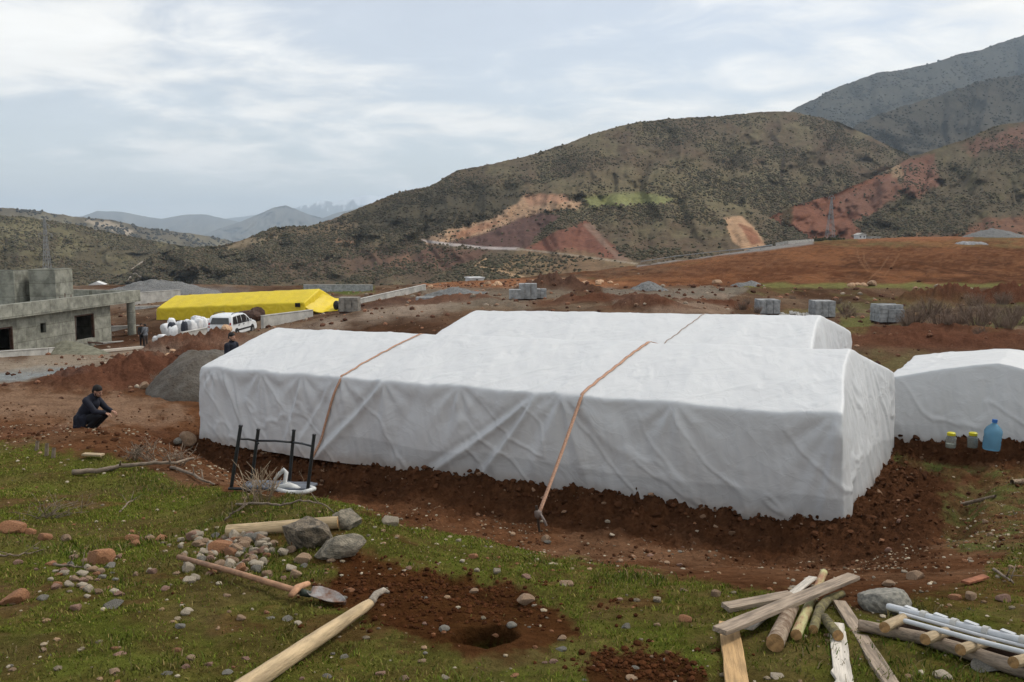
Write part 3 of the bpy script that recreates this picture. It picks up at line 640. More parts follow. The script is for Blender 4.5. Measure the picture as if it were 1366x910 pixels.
def right_col(u, v, x, y):
    n = fbm(u/18, v/12, 4, 221); n2 = fbm(u/6, v/4, 4, 223); nzz = n*6+n2*4
    c = np.empty((len(u), 3)); c[:] = (.088, .07, .044); c = mixer(c, sstep(0, .5, n)*.5, (.115, .10, .052)); bare = np.zeros(len(u))
    def reg(poly, col, soft=3, amt=1, nn=.6, b=1):
        nonlocal c, bare
        w = sstep(-soft, soft, sdpoly(u, v, poly)+nzz*nn)*amt; c = mixer(c, w, col); bare = np.maximum(bare, w*b)
    reg([(940,345),(1005,298),(1060,272),(1112,258),(1160,236),(1195,226),(1202,250),(1168,282),(1140,296),(1158,325),(1010,345)], (.165, .070, .044), 3, .95, .7)
    reg([(1118,262),(1168,240),(1195,230),(1200,262),(1150,288),(1120,280)], (.15, .078, .055), 3, .9, .8, .8)
    reg([(1195,216),(1245,207),(1252,245),(1228,262),(1205,258)], (.165, .078, .056), 4, .85, 1, .75)
    reg([(1278,192),(1372,164),(1372,196),(1300,206)], (.155, .078, .058), 5, .75, 1.2, .7)
    reg([(1290,302),(1330,290),(1366,286),(1500,280),(1500,330),(1280,325)], (.155, .078, .05), 4, .9, 1, .8); reg([(1200,318),(1300,308),(1300,330),(1200,330)], (.17, .08, .05), 4, .7, 1, .7)
    reg([(1170,214),(1200,218),(1206,240),(1190,236)], (.28, .2, .12), 3, .7, .6, .7)
    reg([(1042,276),(1056,276),(1058,300),(1044,304)], (.05, .045, .022), 3, .8, .5, 0)
    return c, bare
RR = [(940,345,600),(1005,300,640),(1060,274,680),(1112,260,730),(1160,238,790),(1195,221,840),(1215,209,870),(1250,199,900),(1285,187,930),(1325,169,960),(1366,162,980),(1500,135,1000),(1700,120,1000)]
BR = [(940,352,560),(1100,352,520),(1366,345,470),(1700,345,450)]
hill('hill', RR, BR, 940, 1700, 420, 110, 6, .09, right_col, 55, .5, 1.2, 'grey green scrub on the reddish hill at the foot of the mountain', 60000, (.4, 1.4), bush_main)
def far_col(c1, c2, c3=None):
    def f(u, v, x, y):
        n = fbm(u/30, v/14, 5, 231); n2 = fbm(u/7, v/5, 4, 233)
        c = np.empty((len(u), 3)); c[:] = c1; c = mixer(c, sstep(-.2, .4, n), c2); c = mixer(c, sstep(.05, .4, n2)*.5, c3 or c2); return c, np.zeros(len(u))
    return f
def bush_far(u, v, n): return np.array([(.050, .048, .036), (.056, .050, .038), (.043, .042, .032)])[RNG.choice(3, n)]*RNG.uniform(.7, 1.3, (n, 1))
hill('mountain', [(980,185,3325),(1040,156,3458),(1057,147,3524),(1075,138,3591),(1110,120,3697),(1140,108,3763),(1170,97,3857),(1192,95,3883),(1240,85,3990),(1275,74,4056),(1310,66,4123),(1366,46,4256),(1500,38,4389),(1750,34,4389)],
     [(980,345,2327),(1750,345,2128)], 980, 1750, 300, 110, 7, .06, far_col((.048, .046, .036), (.062, .057, .042), (.04, .038, .03)), 80, .4, 1.4, 'dark scrub on the tall mountain behind the hills', 30000, (2.0, 4.2), bush_far)
hill('mountain', [(1060,230,1995),(1100,188,2074),(1180,150,2194),(1250,128,2327),(1310,108,2420),(1366,98,2527),(1500,80,2593),(1750,60,2593)],
     [(1060,345,1729),(1750,345,1662)], 1060, 1750, 260, 90, 17, .06, far_col((.056, .05, .038), (.07, .06, .044), (.046, .04, .032)), 70, .4, 2.0, 'dark scrub on the nearer shoulder of the tall mountain', 22000, (1.4, 3.2), bush_far)
def leftcol(u, v, x, y):
    c, b = far_col((.088, .072, .042), (.12, .105, .058), (.06, .052, .034))(u, v, x, y)
    w = 1-sstep(1, 2.2, sdline(u, v, [(165,376),(182,366),(176,360),(190,350)])); c = mixer(c, w, (.3, .26, .21)); b = np.maximum(b, w)
    w = sstep(-3, 3, sdpoly(u, v, [(-50,296),(40,302),(120,330),(150,345),(60,318),(-50,310)])+fbm(u/9, v/5, 3, 9)*6)*.5; c = mixer(c, w, (.17, .15, .08))
    return c, b
hill('hill', [(-300,270,900),(-100,282,900),(0,287,950),(40,290,980),(75,296,1000),(100,300,1010),(150,311,1040),(200,320,1080),(260,331,1100),(330,345,1150),(450,375,1200)],
     [(-300,400,420),(100,400,480),(450,400,900)], -300, 450, 420, 110, 8, .10, leftcol, 55, .5, 1.2, 'low scrub on the hillside across the valley at left', 60000, (.4, 1.5), bush_main)
def tan_col(u, v, x, y):
    c, b = far_col((.10, .082, .052), (.14, .12, .075), (.075, .062, .042))(u, v, x, y)
    w = sstep(-2, 2, sdpoly(u, v, [(115,293),(150,296),(182,309),(165,312),(130,302)])+fbm(u/9, v/5, 3, 9)*5)*.8; return mixer(c, w, (.33, .27, .2)), b
hill('hill', [(-300,262,2300),(-100,272,2300),(0,277,2400),(60,283,2500),(100,289,2600),(150,293,2700),(180,301,2800),(200,305,2900),(260,312,3100),(300,319,3300),(330,330,3400),(450,360,3500)],
     [(-300,400,1300),(100,400,1500),(450,400,2600)], -300, 450, 300, 80, 9, .08, tan_col, 60, .4, 1, 'scattered scrub on the pale far hillside at left', 16000, (2, 4.5), bush_far)
blue = far_col((.075, .07, .055), (.11, .10, .075), (.06, .055, .045))
hill('mountain', [(-100,292,13600),(60,290,13600),(110,289,13940),(130,281,14280),(165,283,14450),(190,288,14620),(215,292,14620),(250,286,14960),(275,286,14960),(310,294,15300),(360,305,15300),(420,316,15300),(620,330,15300)],
     [(-100,345,8840),(620,345,9520)], -100, 620, 220, 40, 10, .08, blue, 40, .4, .5)
hill('mountain', [(230,330,11900),(290,306,11900),(320,296,11900),(340,288,12070),(365,277,12240),(381,274,12410),(395,279,12410),(412,286,12580),(430,291,12750),(450,284,12750),(475,278,12920),(500,286,12920),(640,310,12920)],
     [(230,345,8160),(640,345,7650)], 230, 640, 220, 50, 11, .10, blue, 40, .4, .5)
def snow_col(u, v, x, y):
    c, b = blue(u, v, x, y); n = fbm(u/9, v/6, 4, 251)*9+fbm(u/3, v/9, 3, 253)*7
    w = sstep(-3, 3, 275-v+n); return mixer(c, w*.95, (.8, .82, .85)), b
hill('mountain', [(240,300,23800),(330,288,23800),(360,283,23800),(395,277,24650),(405,273,24650),(415,274,24650),(425,268,25500),(436,266,25500),(446,270,25500),(460,266,25500),(475,263,25500),(490,260,25500),(505,262,25500),(520,261,25500),(545,263,25500),(700,270,25500)],
     [(240,340,16150),(700,340,16150)], 240, 700, 260, 60, 12, .06, snow_col, 35, .4, .5)
hill('mountain', [(60,300,20400),(200,296,20400),(280,293,20400),(330,290,21250),(380,292,21250),(480,296,21250)],
     [(60,340,16150),(480,340,16150)], 60, 480, 160, 24, 13, .05, blue, 40, .4, .4)
# the air itself
hb = MB(); hb.box((0, 14000, 225), (56000, 38000, 1850)); link('haze', hb.mesh('haze'), hm, kind='stuff')
# ------------------------------------------------------------------ tents
def tarp_mat(name, col, dark, rough=.45, bw=.28):
    m, nt, b = newmat(name); tc = N(nt, 'ShaderNodeTexCoord')
    n1 = N(nt, 'ShaderNodeTexNoise', Scale=1.1, Detail=5, Roughness=.6); nt.links.new(tc.outputs['Object'], n1.inputs['Vector'])
    rp = N(nt, 'ShaderNodeValToRGB'); rp.color_ramp.elements[0].position = .3; rp.color_ramp.elements[1].position = .62
    rp.color_ramp.elements[0].color = (*dark, 1); rp.color_ramp.elements[1].color = (*col, 1); nt.links.new(n1.outputs['Fac'], rp.inputs[0])
    # dust thrown up along the foot of the cloth
    at = N(nt, 'ShaderNodeAttribute', attribute_name='foot'); n3 = N(nt, 'ShaderNodeTexNoise', Scale=5, Detail=6, Roughness=.7); nt.links.new(tc.outputs['Object'], n3.inputs['Vector'])
    ml = N(nt, 'ShaderNodeMath', operation='MULTIPLY'); nt.links.new(at.outputs['Fac'], ml.inputs[0]); nt.links.new(n3.outputs['Fac'], ml.inputs[1])
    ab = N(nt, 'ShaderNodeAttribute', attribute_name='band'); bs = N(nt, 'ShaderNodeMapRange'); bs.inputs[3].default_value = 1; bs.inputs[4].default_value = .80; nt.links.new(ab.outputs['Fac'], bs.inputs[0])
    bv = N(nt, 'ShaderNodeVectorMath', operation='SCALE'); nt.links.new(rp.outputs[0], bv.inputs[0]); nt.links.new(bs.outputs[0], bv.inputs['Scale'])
    mx = N(nt, 'ShaderNodeMix', data_type='RGBA'); nt.links.new(ml.outputs[0], mx.inputs[0]); nt.links.new(bv.outputs[0], mx.inputs[6]); mx.inputs[7].default_value = (.30, .215, .15, 1)
    nt.links.new(mx.outputs[2], b.inputs['Base Color']); b.inputs['Roughness'].default_value = rough; b.inputs['Specular IOR Level'].default_value = .35
    # creases from folding plus fine crumple
    mp = N(nt, 'ShaderNodeMapping'); mp.inputs['Rotation'].default_value = (.3, .5, .54); mp.inputs['Scale'].default_value = (1, 1, 1.15); nt.links.new(tc.outputs['Object'], mp.inputs[0])
    n2 = N(nt, 'ShaderNodeTexNoise', Scale=1.7, Detail=4, Roughness=.5, Distortion=1.6); nt.links.new(mp.outputs[0], n2.inputs['Vector'])
    wn = N(nt, 'ShaderNodeTexNoise', Scale=1.3, Detail=3); nt.links.new(mp.outputs[0], wn.inputs['Vector']); wm = N(nt, 'ShaderNodeVectorMath', operation='MULTIPLY_ADD'); nt.links.new(wn.outputs['Color'], wm.inputs[0]); wm.inputs[1].default_value = (.9, .9, .9); nt.links.new(mp.outputs[0], wm.inputs[2])
    vo_ = N(nt, 'ShaderNodeTexVoronoi', feature='DISTANCE_TO_EDGE', Scale=1.9); nt.links.new(wm.outputs[0], vo_.inputs['Vector']); n4 = N(nt, 'ShaderNodeMapRange', interpolation_type='SMOOTHSTEP'); n4.inputs[1].default_value = 0; n4.inputs[2].default_value = .035; n4.inputs[3].default_value = 1; n4.inputs[4].default_value = 0; nt.links.new(vo_.outputs['Distance'], n4.inputs[0])
    ad = N(nt, 'ShaderNodeMath', operation='MULTIPLY_ADD'); nt.links.new(n4.outputs[0], ad.inputs[0]); ad.inputs[1].default_value = .05; nt.links.new(n2.outputs['Fac'], ad.inputs[2])
    bp = N(nt, 'ShaderNodeBump', Strength=bw, Distance=.10); nt.links.new(ad.outputs[0], bp.inputs['Height']); nt.links.new(bp.outputs[0], b.inputs['Normal'])
    tr = N(nt, 'ShaderNodeBsdfTranslucent'); nt.links.new(mx.outputs[2], tr.inputs[0]); ms = N(nt, 'ShaderNodeMixShader'); ms.inputs[0].default_value = .12
    out = nt.nodes['Material Output']; nt.links.new(b.outputs[0], ms.inputs[1]); nt.links.new(tr.outputs[0], ms.inputs[2]); nt.links.new(ms.outputs[0], out.inputs[0])
    return m
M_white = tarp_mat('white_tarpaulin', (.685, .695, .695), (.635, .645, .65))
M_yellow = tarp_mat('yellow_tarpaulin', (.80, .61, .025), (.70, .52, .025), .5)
class Tent:
    """draped tarpaulin: roof and walls built as one sheet, then split into its roof and its walls"""
    def __init__(s, A, B, W, eave, ridge, base, NS=300, NW=110, NH=56, folds=(), seed=0, flare=.10, sagr=.05, anchors=None, rnd=.075, skirt=.0, vert=1.0, backdrop=0, endbulge=.0):
        A = np.array(A, float); B = np.array(B, float); s.A, s.B, s.W = A, B, W
        L = np.hypot(*(B-A)); s.L = L; s.e = (B-A)/L; s.n = np.array([-s.e[1], s.e[0]]); s.seed = seed
        s.eave, s.ridge, s.base = eave, ridge, base
        s.anchors = anchors if anchors is not None else np.linspace(0, L, 6)
        s.folds = folds; s.sagr = sagr; s.flare = flare; s.vert = vert; s.endb = endbulge
        a = np.linspace(0, 1, NS); b = np.linspace(0, 1, NW)
        SS, WW = np.meshgrid(a*L, b*W, indexing='ij')
        X = s.roof(SS, WW)
        V = [X.reshape(-1, 3)]; Q = [grid_faces(NS, NW)[:, ::-1]]
        id_ = np.arange(NS*NW).reshape(NS, NW)
        loop = np.concatenate([id_[:-1, 0], id_[-1, :-1], id_[1:, -1][::-1], id_[0, 1:][::-1]])
        s.loopS = SS.ravel()[loop]; s.loopW = WW.ravel()[loop]; top = V[0][loop]; nl = len(loop)
        side = np.concatenate([np.zeros(NS-1), np.ones(NW-1), np.full(NS-1, 2), np.full(NW-1, 3)])
        nrm = np.array([-s.n, s.e, s.n, -s.e])[side.astype(int)]
        per = np.concatenate([[0], np.cumsum(np.hypot(np.diff(s.loopS), np.diff(s.loopW)))])
        s.per = per; s.total = per[-1]
        # outward normals blend round the corners
        def smooth(nr, k):
            for _ in range(k): nr = (np.roll(nr, 1, 0)+2*nr+np.roll(nr, -1, 0))/4
            return nr/np.linalg.norm(nr, axis=1)[:, None]
        nrm = smooth(nrm, 12)
        rows = [loop]; cnt = NS*NW
        zb = np.interp(s.loopS, [0, L], base)
        for h in range(1, NH+1):
            t = h/NH; tq = t**.9
            out = flare*t**1.3+s.foldout(per, side, s.loopS, s.loopW, 1-t, top[:, 2]-zb)
            p = np.empty((nl, 3)); p[:, :2] = top[:, :2]+nrm*out[:, None]; p[:, 2] = top[:, 2]+(zb-.12-top[:, 2])*tq
            V.append(p); rows.append(cnt+np.arange(nl)); cnt += nl
        V = np.concatenate(V); Rw = np.array(rows)
        i = np.arange(NH)[:, None]; j = np.arange(nl)[None]; j2 = (j+1) % nl
        Q2 = np.stack([Rw[i, j], Rw[i+1, j], Rw[i+1, j2], Rw[i, j2]], -1).reshape(-1, 4)
        # relax the eaves so the cloth turns over them softly
        nb = [[] for _ in range(2)]; allq = np.concatenate([Q[0], Q2]); E = np.concatenate([allq[:, [0, 1]], allq[:, [1, 2]], allq[:, [2, 3]], allq[:, [3, 0]]])
        E = np.concatenate([E, E[:, ::-1]]); deg = np.bincount(E[:, 0], minlength=len(V))[:, None]
        wgt = np.zeros(len(V)); 
        dist = np.minimum(np.minimum(SS, L-SS), np.minimum(WW, W-WW)).ravel(); wgt[:NS*NW] = np.exp(-(dist/rnd)**2)
        for h in range(1, NH+1): wgt[Rw[h]] = np.exp(-((h/NH*1.5)/rnd)**2)
        for _ in range(3):
            acc = np.zeros_like(V)
            for c in range(3): acc[:, c] = np.bincount(E[:, 0], V[E[:, 1], c], minlength=len(V))
            V = V+(acc/deg-V)*(wgt*.6)[:, None]
        fn = np.cross(V[allq[:, 2]]-V[allq[:, 0]], V[allq[:, 3]]-V[allq[:, 1]]); vn_ = np.zeros_like(V)
        for c4 in range(4): np.add.at(vn_, allq[:, c4], fn)
        vn_ /= np.linalg.norm(vn_, axis=1)[:, None]+1e-12
        if vn_[NS*NW//2+NW//2][2] < 0: vn_ = -vn_; allq = allq[:, ::-1]
        s.V, s.VN, s.allq, s.nroof = V, vn_, allq, len(Q[0]); s.SS = SS; s.NS, s.NW = NS, NW
        s.foot = np.zeros(len(V))
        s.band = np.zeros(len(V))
        for h in range(1, NH+1):
            s.foot[Rw[h]] = sstep(.78, 1.0, h/NH)
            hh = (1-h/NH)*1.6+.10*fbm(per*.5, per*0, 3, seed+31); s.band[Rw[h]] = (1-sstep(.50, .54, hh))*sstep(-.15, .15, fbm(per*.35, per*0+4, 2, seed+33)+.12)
    def zr(s, S_, w_):
        t = np.abs(w_/s.W*2-1); e = np.interp(S_, [0, s.L], s.eave); r = np.interp(S_, [0, s.L], s.ridge)
        return e+(r-e)*(1-t**1.12)
    def bulge(s, w_): return s.endb*np.sin(np.pi*np.clip(w_/s.W, 0, 1))**1.3
    def roof(s, S_, w_):
        z = s.zr(S_, w_); t = np.abs(w_/s.W*2-1)
        an = np.array(s.anchors); d = np.min(np.abs(S_[..., None]-an), -1)
        gap = np.max(np.diff(an))/2
        sag = 1-np.exp(-(d/(gap*.45))**1.4)
        z = z-s.sagr*sag*(.35+.65*t)*(1-.25*fbm(S_*.7, w_*.7, 2, s.seed))
        # pulled creases running down from the ridge and along the slope
        z = z+.02*fbm(S_*1.6+w_*.5, w_*.9, 3, s.seed+1)+.010*fbm(S_*5+w_*2, w_*2.2, 3, s.seed+2)-.012*np.exp(-((t-.12)/.07)**2)*fbm(S_*2.2, w_*0, 2, s.seed+3)
        f = np.abs(fbm(S_*1.3-w_*1.1, w_*.8, 3, s.seed+4)); z = z+.018*np.exp(-(f/.06)**2)*(.4+.6*t)
        o = np.empty(S_.shape+(3,)); ew = .035*fbm(S_*1.1, w_*0, 3, s.seed+5)
        bul = s.bulge(w_)*(S_/s.L)**14
        xy = s.A+s.e*S_[..., None]+s.n*w_[..., None]+s.e*bul[..., None]-s.n*(ew*np.where(w_ < s.W/2, t**4, -t**4))[..., None]
        o[..., :2] = xy; o[..., 2] = z; return o
    def foldout(s, per, side, S_, w_, hb, H):
        """outward push of the wall cloth; hb = 1 at the eave, 0 at the foot"""
        t = 1-hb; o = np.zeros(len(per)); fr = (side == 0)
        x = per; hm_ = hb*H
        o += s.vert*(.030*t+.006)*fbm(x*2.1, x*0+hb*.7, 3, s.seed+11)*1.6+.012*s.vert*fbm(x*6+hb*1.5, hb*1.6+x*.1, 3, s.seed+12)*np.minimum(1, t*4)
        o += .02*np.exp(-(np.abs(fbm(x*1.1+hb*1.6, hb*1.2, 3, s.seed+15))/.05)**2)*np.minimum(1, t*6)
        o += .0045*s.vert*fbm(x*12+hb*5+2*fbm(x*.6, hb*0, 2, s.seed+18), hb*1.3, 2, s.seed+17)*np.minimum(1, t*5)*2
        # fans of folds falling from each frame post
        pos = [(a if True else 0) for a in s.anchors]
        for q in (0, 2):
            m = side == q
            for i, a in enumerate(pos):
                r = np.hypot(S_[m]-a, (1-hb)*H[m]*1.0)+1e-3; th = np.arctan2(S_[m]-a, (1-hb)*H[m]+.03)
                o[m] += .030*np.exp(-r/.75)*np.minimum(1, r*6)*np.cos(th*9+i*1.7+s.seed)*np.minimum(1, t*8)
                o[m] += .045*np.exp(-((S_[m]-a)/(.10+.30*t))**2)*np.exp(-t*1.6)*np.minimum(1, t*6)
        for q in (1, 3):
            m = side == q
            if q == 1: o[m] -= s.bulge(w_[m])*t**.8
            o[m] += s.vert*.030*np.minimum(1, t*3)*(fbm(w_[m]*3.4+t*.25, w_[m]*0+t*.15, 2, s.seed+13+q))*1.5+.05*np.sin(np.pi*w_[m]/s.W)*t*(1-t)*2
        for (s0, h0, s1, h1, wd, am) in s.folds:
            m = fr; ex, ey = s1-s0, h1-h0; LL = ex*ex+ey*ey
            tt = ((S_[m]-s0)*ex+(hm_[m]-h0)*ey)/LL; dd_ = ((S_[m]-s0)*ey-(hm_[m]-h0)*ex)/math.sqrt(LL)
            env = sstep(-.05, .12, tt)*(1-sstep(.75, 1.15, tt)); wv = wd*(.7+.8*np.clip(tt, 0, 1))
            o[m] += .8*am*env*(np.exp(-(np.abs(dd_)/wv)**1.25)-.5*np.exp(-((dd_-wv*1.5)/(wv*.9))**2))
        return o
    def make(s, label, m, loc_z, group=None, name='tent', cat='tent'):
        loc = (*(s.A+s.e*s.L/2+s.n*s.W/2), loc_z); t = thing(name, label, cat, loc, 0, group)
        for nm, q in (('roof_sheet', s.allq[:s.nroof]), ('wall_sheet', s.allq[s.nroof:])):
            used = np.unique(q); mp = np.zeros(len(s.V), int); mp[used] = np.arange(len(used))
            me = mesh_np(nm, s.V[used]-np.array(loc), mp[q], True)
            me.normals_split_custom_set_from_vertices(s.VN[used].astype(np.float32).tolist())
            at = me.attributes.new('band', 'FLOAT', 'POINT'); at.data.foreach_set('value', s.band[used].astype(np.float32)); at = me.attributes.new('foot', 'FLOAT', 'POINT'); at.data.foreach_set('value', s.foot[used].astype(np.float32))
            link(nm, me, m, t)
        return t
    def wall_sh(s, u, v):
        """pixel on the front wall -> distance along it and height above its foot"""
        k, q = kq(u, v); n = s.n; D = (s.A@n)/(k*n[0]+n[1]); x, y, z = k*D, D, CAMZ-q*D
        S_ = (np.array([x, y])-s.A)@s.e; return S_, z-np.interp(S_, [0, s.L], s.base)
    def surf(s, S_, w_, off=.02):
        """point on the roof (w>=0)"""
        i = int(round(np.clip(S_/s.L, 0, 1)*(s.NS-1))); j = int(round(np.clip(w_/s.W, 0, 1)*(s.NW-1)))
        return Vector(s.V[i*s.NW+j])+Vector(s.VN[i*s.NW+j])*off
class _T: pass
def fold_px(tn, lst):
    out = []
    for (u0, v0, u1, v1, wd, am) in lst:
        a = wsh(u0, v0); b = wsh(u1, v1); out.append((a[0], a[1], b[0], b[1], wd, am))
    return out
FA, FB, FW = TENTS['front']
_t = _T(); _t.A = np.array(FA); _t.B = np.array(FB); _t.L = np.hypot(*(_t.B-_t.A)); _t.e = (_t.B-_t.A)/_t.L; _t.n = np.array([-_t.e[1], _t.e[0]]); _t.base = (-.45, -.10)
wsh = lambda u, v: Tent.wall_sh(_t, u, v)
FOLDS = fold_px(_t, [(512,508,424,606,.08,.13),(716,525,570,628,.07,.11),(716,528,640,634,.07,.11),(690,520,655,600,.12,-.03),(296,492,338,588,.06,.07),(310,500,332,570,.05,.04),(352,506,364,575,.07,.035),(404,508,384,588,.07,.05),(440,514,400,590,.06,.045),(560,516,520,600,.16,-.03),
    (750,522,790,640,.10,.05),(750,524,700,640,.12,.04),(752,524,850,610,.14,.04),(820,540,900,640,.16,-.025),(900,543,960,650,.20,.03),(1118,556,1060,680,.10,.04),(1120,556,1096,690,.06,.05),(1121,560,1128,690,.05,.05),(640,518,600,580,.10,.025),(470,515,470,600,.09,-.03)])
anch = [wsh(u, v)[0] for u, v in ((285,492),(348,500),(404,508),(455,514),(512,508),(612,512),(750,520),(900,542))]
anch = sorted([0.15]+[float(a) for a in anch]+[float(_t.L)-.1])
front = Tent(FA, FB, FW, (1.10, 1.47), (1.74, 2.12), (-.45, -.10), folds=FOLDS, seed=3, anchors=anch, endbulge=-.34, NS=420)
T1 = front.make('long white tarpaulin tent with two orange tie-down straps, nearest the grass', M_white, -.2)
RA, RB, RW = TENTS['rear']
rear = Tent(RA, RB, RW, (1.12, 1.42), (1.69, 2.02), (-.5, -.2), seed=23, NS=220, NW=90, NH=30, anchors=[.1, 1.9, 3.9, 6.1, 8.3, 10.1], sagr=.05, endbulge=-.3)
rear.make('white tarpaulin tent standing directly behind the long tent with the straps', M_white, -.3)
# right tent: its gable faces the camera, so its long axis runs away
gA = np.array([7.16, 17.04]); gB = np.array([10.4, 15.07]); d1 = (gB-gA)/np.hypot(*(gB-gA)); nn = np.array([-d1[1], d1[0]])
# long side = left side: start far-left, end near-left
LA = gA+nn*4.0; LB = gA
right = Tent(LA, LB, float(np.hypot(*(gB-gA))), (1.2, 1.22), (1.47, 1.66), (.0, .12), seed=41, NS=150, NW=150, NH=44, anchors=[.1, 1.3, 2.7, 3.9], sagr=.03, flare=.12, vert=.9)
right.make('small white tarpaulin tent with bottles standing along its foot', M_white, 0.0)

# straps tied over the cloth
M_strap = mat('orange_webbing', (.50, .29, .19), .8, .25, 40, .3, 200); M_rope = mat('pale_rope', (.34, .24, .18), .9, .3, 60, .3, 200)
def ribbon(name, pts, w, label, group, roll=None, m=None):
    pts = [Vector(p) for p in pts]; o = pts[0].copy(); mb = MB(o); n = len(pts); vs = []; th = .004
    for i, p in enumerate(pts):
        t = (pts[min(i+1, n-1)]-pts[max(i-1, 0)]).normalized(); sx = Vector((front.e[0], front.e[1], 0)); sx = (sx-t*sx.dot(t)).normalized(); nr = sx.cross(t)
        if nr.z < 0 and abs(nr.z) > .05 or (abs(nr.z) <= .05 and nr.y > 0): nr = -nr
        a = sx*(w/2)
        vs += [p-a, p+a, p+a+nr*th, p-a+nr*th]
    fs = [(i*4+j, i*4+(j+1) % 4, (i+1)*4+(j+1) % 4, (i+1)*4+j) for i in range(n-1) for j in range(4)]+[(0, 1, 2, 3), (n*4-4, n*4-1, n*4-2, n*4-3)]
    mb.add(vs, fs); ob = mb.build(name, m or M_strap, None, True); ob.location = o
    return tag(ob, label, 'strap', group)
def front_wall_pt(S_, h):
    """front wall vertex nearest to distance S_ and height fraction h (1 eave)"""
    NSx = front.NS; i = int(round(S_/front.L*(NSx-1))); NH = 56; r = int(round((1-h)*NH)); nl = len(front.loopS)
    if r == 0: ix = i*front.NW
    else: ix = front.NS*front.NW+(r-1)*nl+i
    return Vector(front.V[ix])+Vector(front.VN[ix])*.012
def strap_path(s_ridge, s_eave, foot=None, s_foot=None):
    pts = [front.surf(s_ridge+.25, FW*.5+.9, .012)]
    for t in np.linspace(0, 1, 26): pts.append(front.surf(s_ridge+(s_eave-s_ridge)*t, FW*.5*(1-t)+.03, .012))
    if s_foot is not None:
        wl = [front_wall_pt(s_eave+(s_foot-s_eave)*(1-h), h) for h in np.linspace(.97, .02, 22)]
        for _ in range(6): wl = [wl[0]]+[(wl[i-1]+wl[i]*2+wl[i+1])/4+Vector((-front.n[0], -front.n[1], 0))*.002 for i in range(1, len(wl)-1)]+[wl[-1]]
        pts += wl
    return pts
def s_of_ridge(u):
    # ridge line pixel column -> distance along the tent
    mid0 = front.A+front.n*FW/2; k0 = (u-CX)/F
    best = min(np.linspace(0, front.L, 400), key=lambda q: abs(to_uv(*(mid0+front.e*q), np.interp(q, [0, front.L], front.ridge))[0]-u)); return float(best)
sr1, sr2 = s_of_ridge(562), s_of_ridge(866); se1, se2 = float(wsh(455, 512)[0]), float(wsh(775, 527)[0]); sf1 = float(wsh(424, 600)[0])
ribbon('tie_strap', strap_path(sr1, se1, s_foot=sf1), .055, 'narrow orange strap over the left half of the long white tent', 'straps over the tents')
pts = strap_path(sr2, se2); pts.append(front_wall_pt(se2-.02, .93)+Vector((0, -.03, 0)))
anc = P(718, 688, 13.1); anc.z = max(anc.z, gz(anc.x, anc.y)+.04)
p0 = pts[-1]
for t in np.linspace(.12, 1, 12): pts.append(p0.lerp(anc, t)+Vector((0, 0, -.02*math.sin(math.pi*t))))
ribbon('tie_strap', pts, .06, 'wide orange strap pegged into the dirt in front of the long white tent', 'straps over the tents')
ribbon('tie_strap', [rear.surf(7.1-.3*t, RW*.5*(1-t)+.02, .012) for t in np.linspace(0, 1, 16)], .022, 'thin pale strap on the roof of the white tent behind', 'straps over the tents', m=M_rope)
# peg and stone weight where the wide strap meets the ground
pg = thing('tent_peg', 'dark peg with knotted cloth holding the wide orange strap', 'peg', anc)
mb = MB(); mb.tube([(0.02, 0, -.25), (-.03, -.02, .16)], [.018, .02], 8); mb.build('stake', mat('dark_wood', (.06, .045, .035), .9), pg)
me = rock_mesh('knot', 77, mat('grey_cloth', (.22, .18, .16), .95, .3, 25, .4, 60), ICO2, 5, .25, True); o = link('knot', me, None, pg); o.scale = (.06, .05, .08); o.location = (0, -.02, .03)
mb = MB(); mb.tube([(.02, -.03, .05), (.09, -.09, -.05), (.12, -.12, -.12)], .02, 6); mb.build('rag_tail', bpy.data.materials['grey_cloth'], pg, True)
# ------------------------------------------------------------------ shared object materials
M_conc = mat('raw_concrete', (.26, .26, .22), .9, .35, 1.6, .5, 14, spec=.2); M_concl = mat('pale_concrete', (.42, .41, .38), .9, .25, 1.2, .4, 12)
M_cross = mat('weathered_pale_wood', (.38, .29, .18), .8, .3, 5, .5, 12, stretch=(1, 7, 7)); M_block = mat('concrete_block', (.31, .315, .315), .95, .3, 3, .5, 20); M_dark = mat('dark_opening', (.015, .013, .012), .9, .2, 4)
M_brown = mat('brown_timber', (.075, .042, .03), .85, .4, 5, .3, 30); M_steel = mat('rusty_steel', (.12, .055, .035), .7, .4, 20)
M_gravel = mat('grey_gravel', (.17, .17, .165), .95, .35, 6, .9, 24, dist=.06); M_sand = mat('olive_sand', (.17, .165, .12), .95, .3, 3, .8, 16, dist=.06)
M_black = mat('black_steel', (.012, .013, .015), .45, .3, 15, .15, 60, spec=.5); M_pvc = mat('white_pipe', (.52, .535, .545), .35, .1, 12, .05, 40, spec=.5)
M_pale = mat('peeled_wood', (.47, .35, .205), .75, .3, 4, .5, 9, stretch=(1, 7, 7), dist=.02); M_end = mat('cut_wood', (.34, .20, .085), .85, .35, 30, .3, 60)
M_grain = mat('grey_plank', (.30, .235, .175), .85, .4, 5, .5, 14, stretch=(1, 14, 14), dist=.01); M_yplank = mat('yellow_plank', (.44, .28, .13), .8, .28, 5, .35, 14, stretch=(1, 14, 14), dist=.01); M_wplank = mat('white_plank', (.54, .49, .42), .85, .3, 5, .35, 14, stretch=(1, 14, 14), dist=.01)
M_bark = mat('flaky_bark', (.34, .265, .19), .9, .2, 22, .9, 30, col2=(.15, .095, .06)); M_moss = mat('mossy_bark', (.22, .19, .085), .95, .2, 25, .9, 40, col2=(.09, .075, .045)); M_green = mat('stripped_bark', (.44, .42, .20), .7, .2, 5, .4, 20, col2=(.30, .15, .08), stretch=(1, 5, 5))
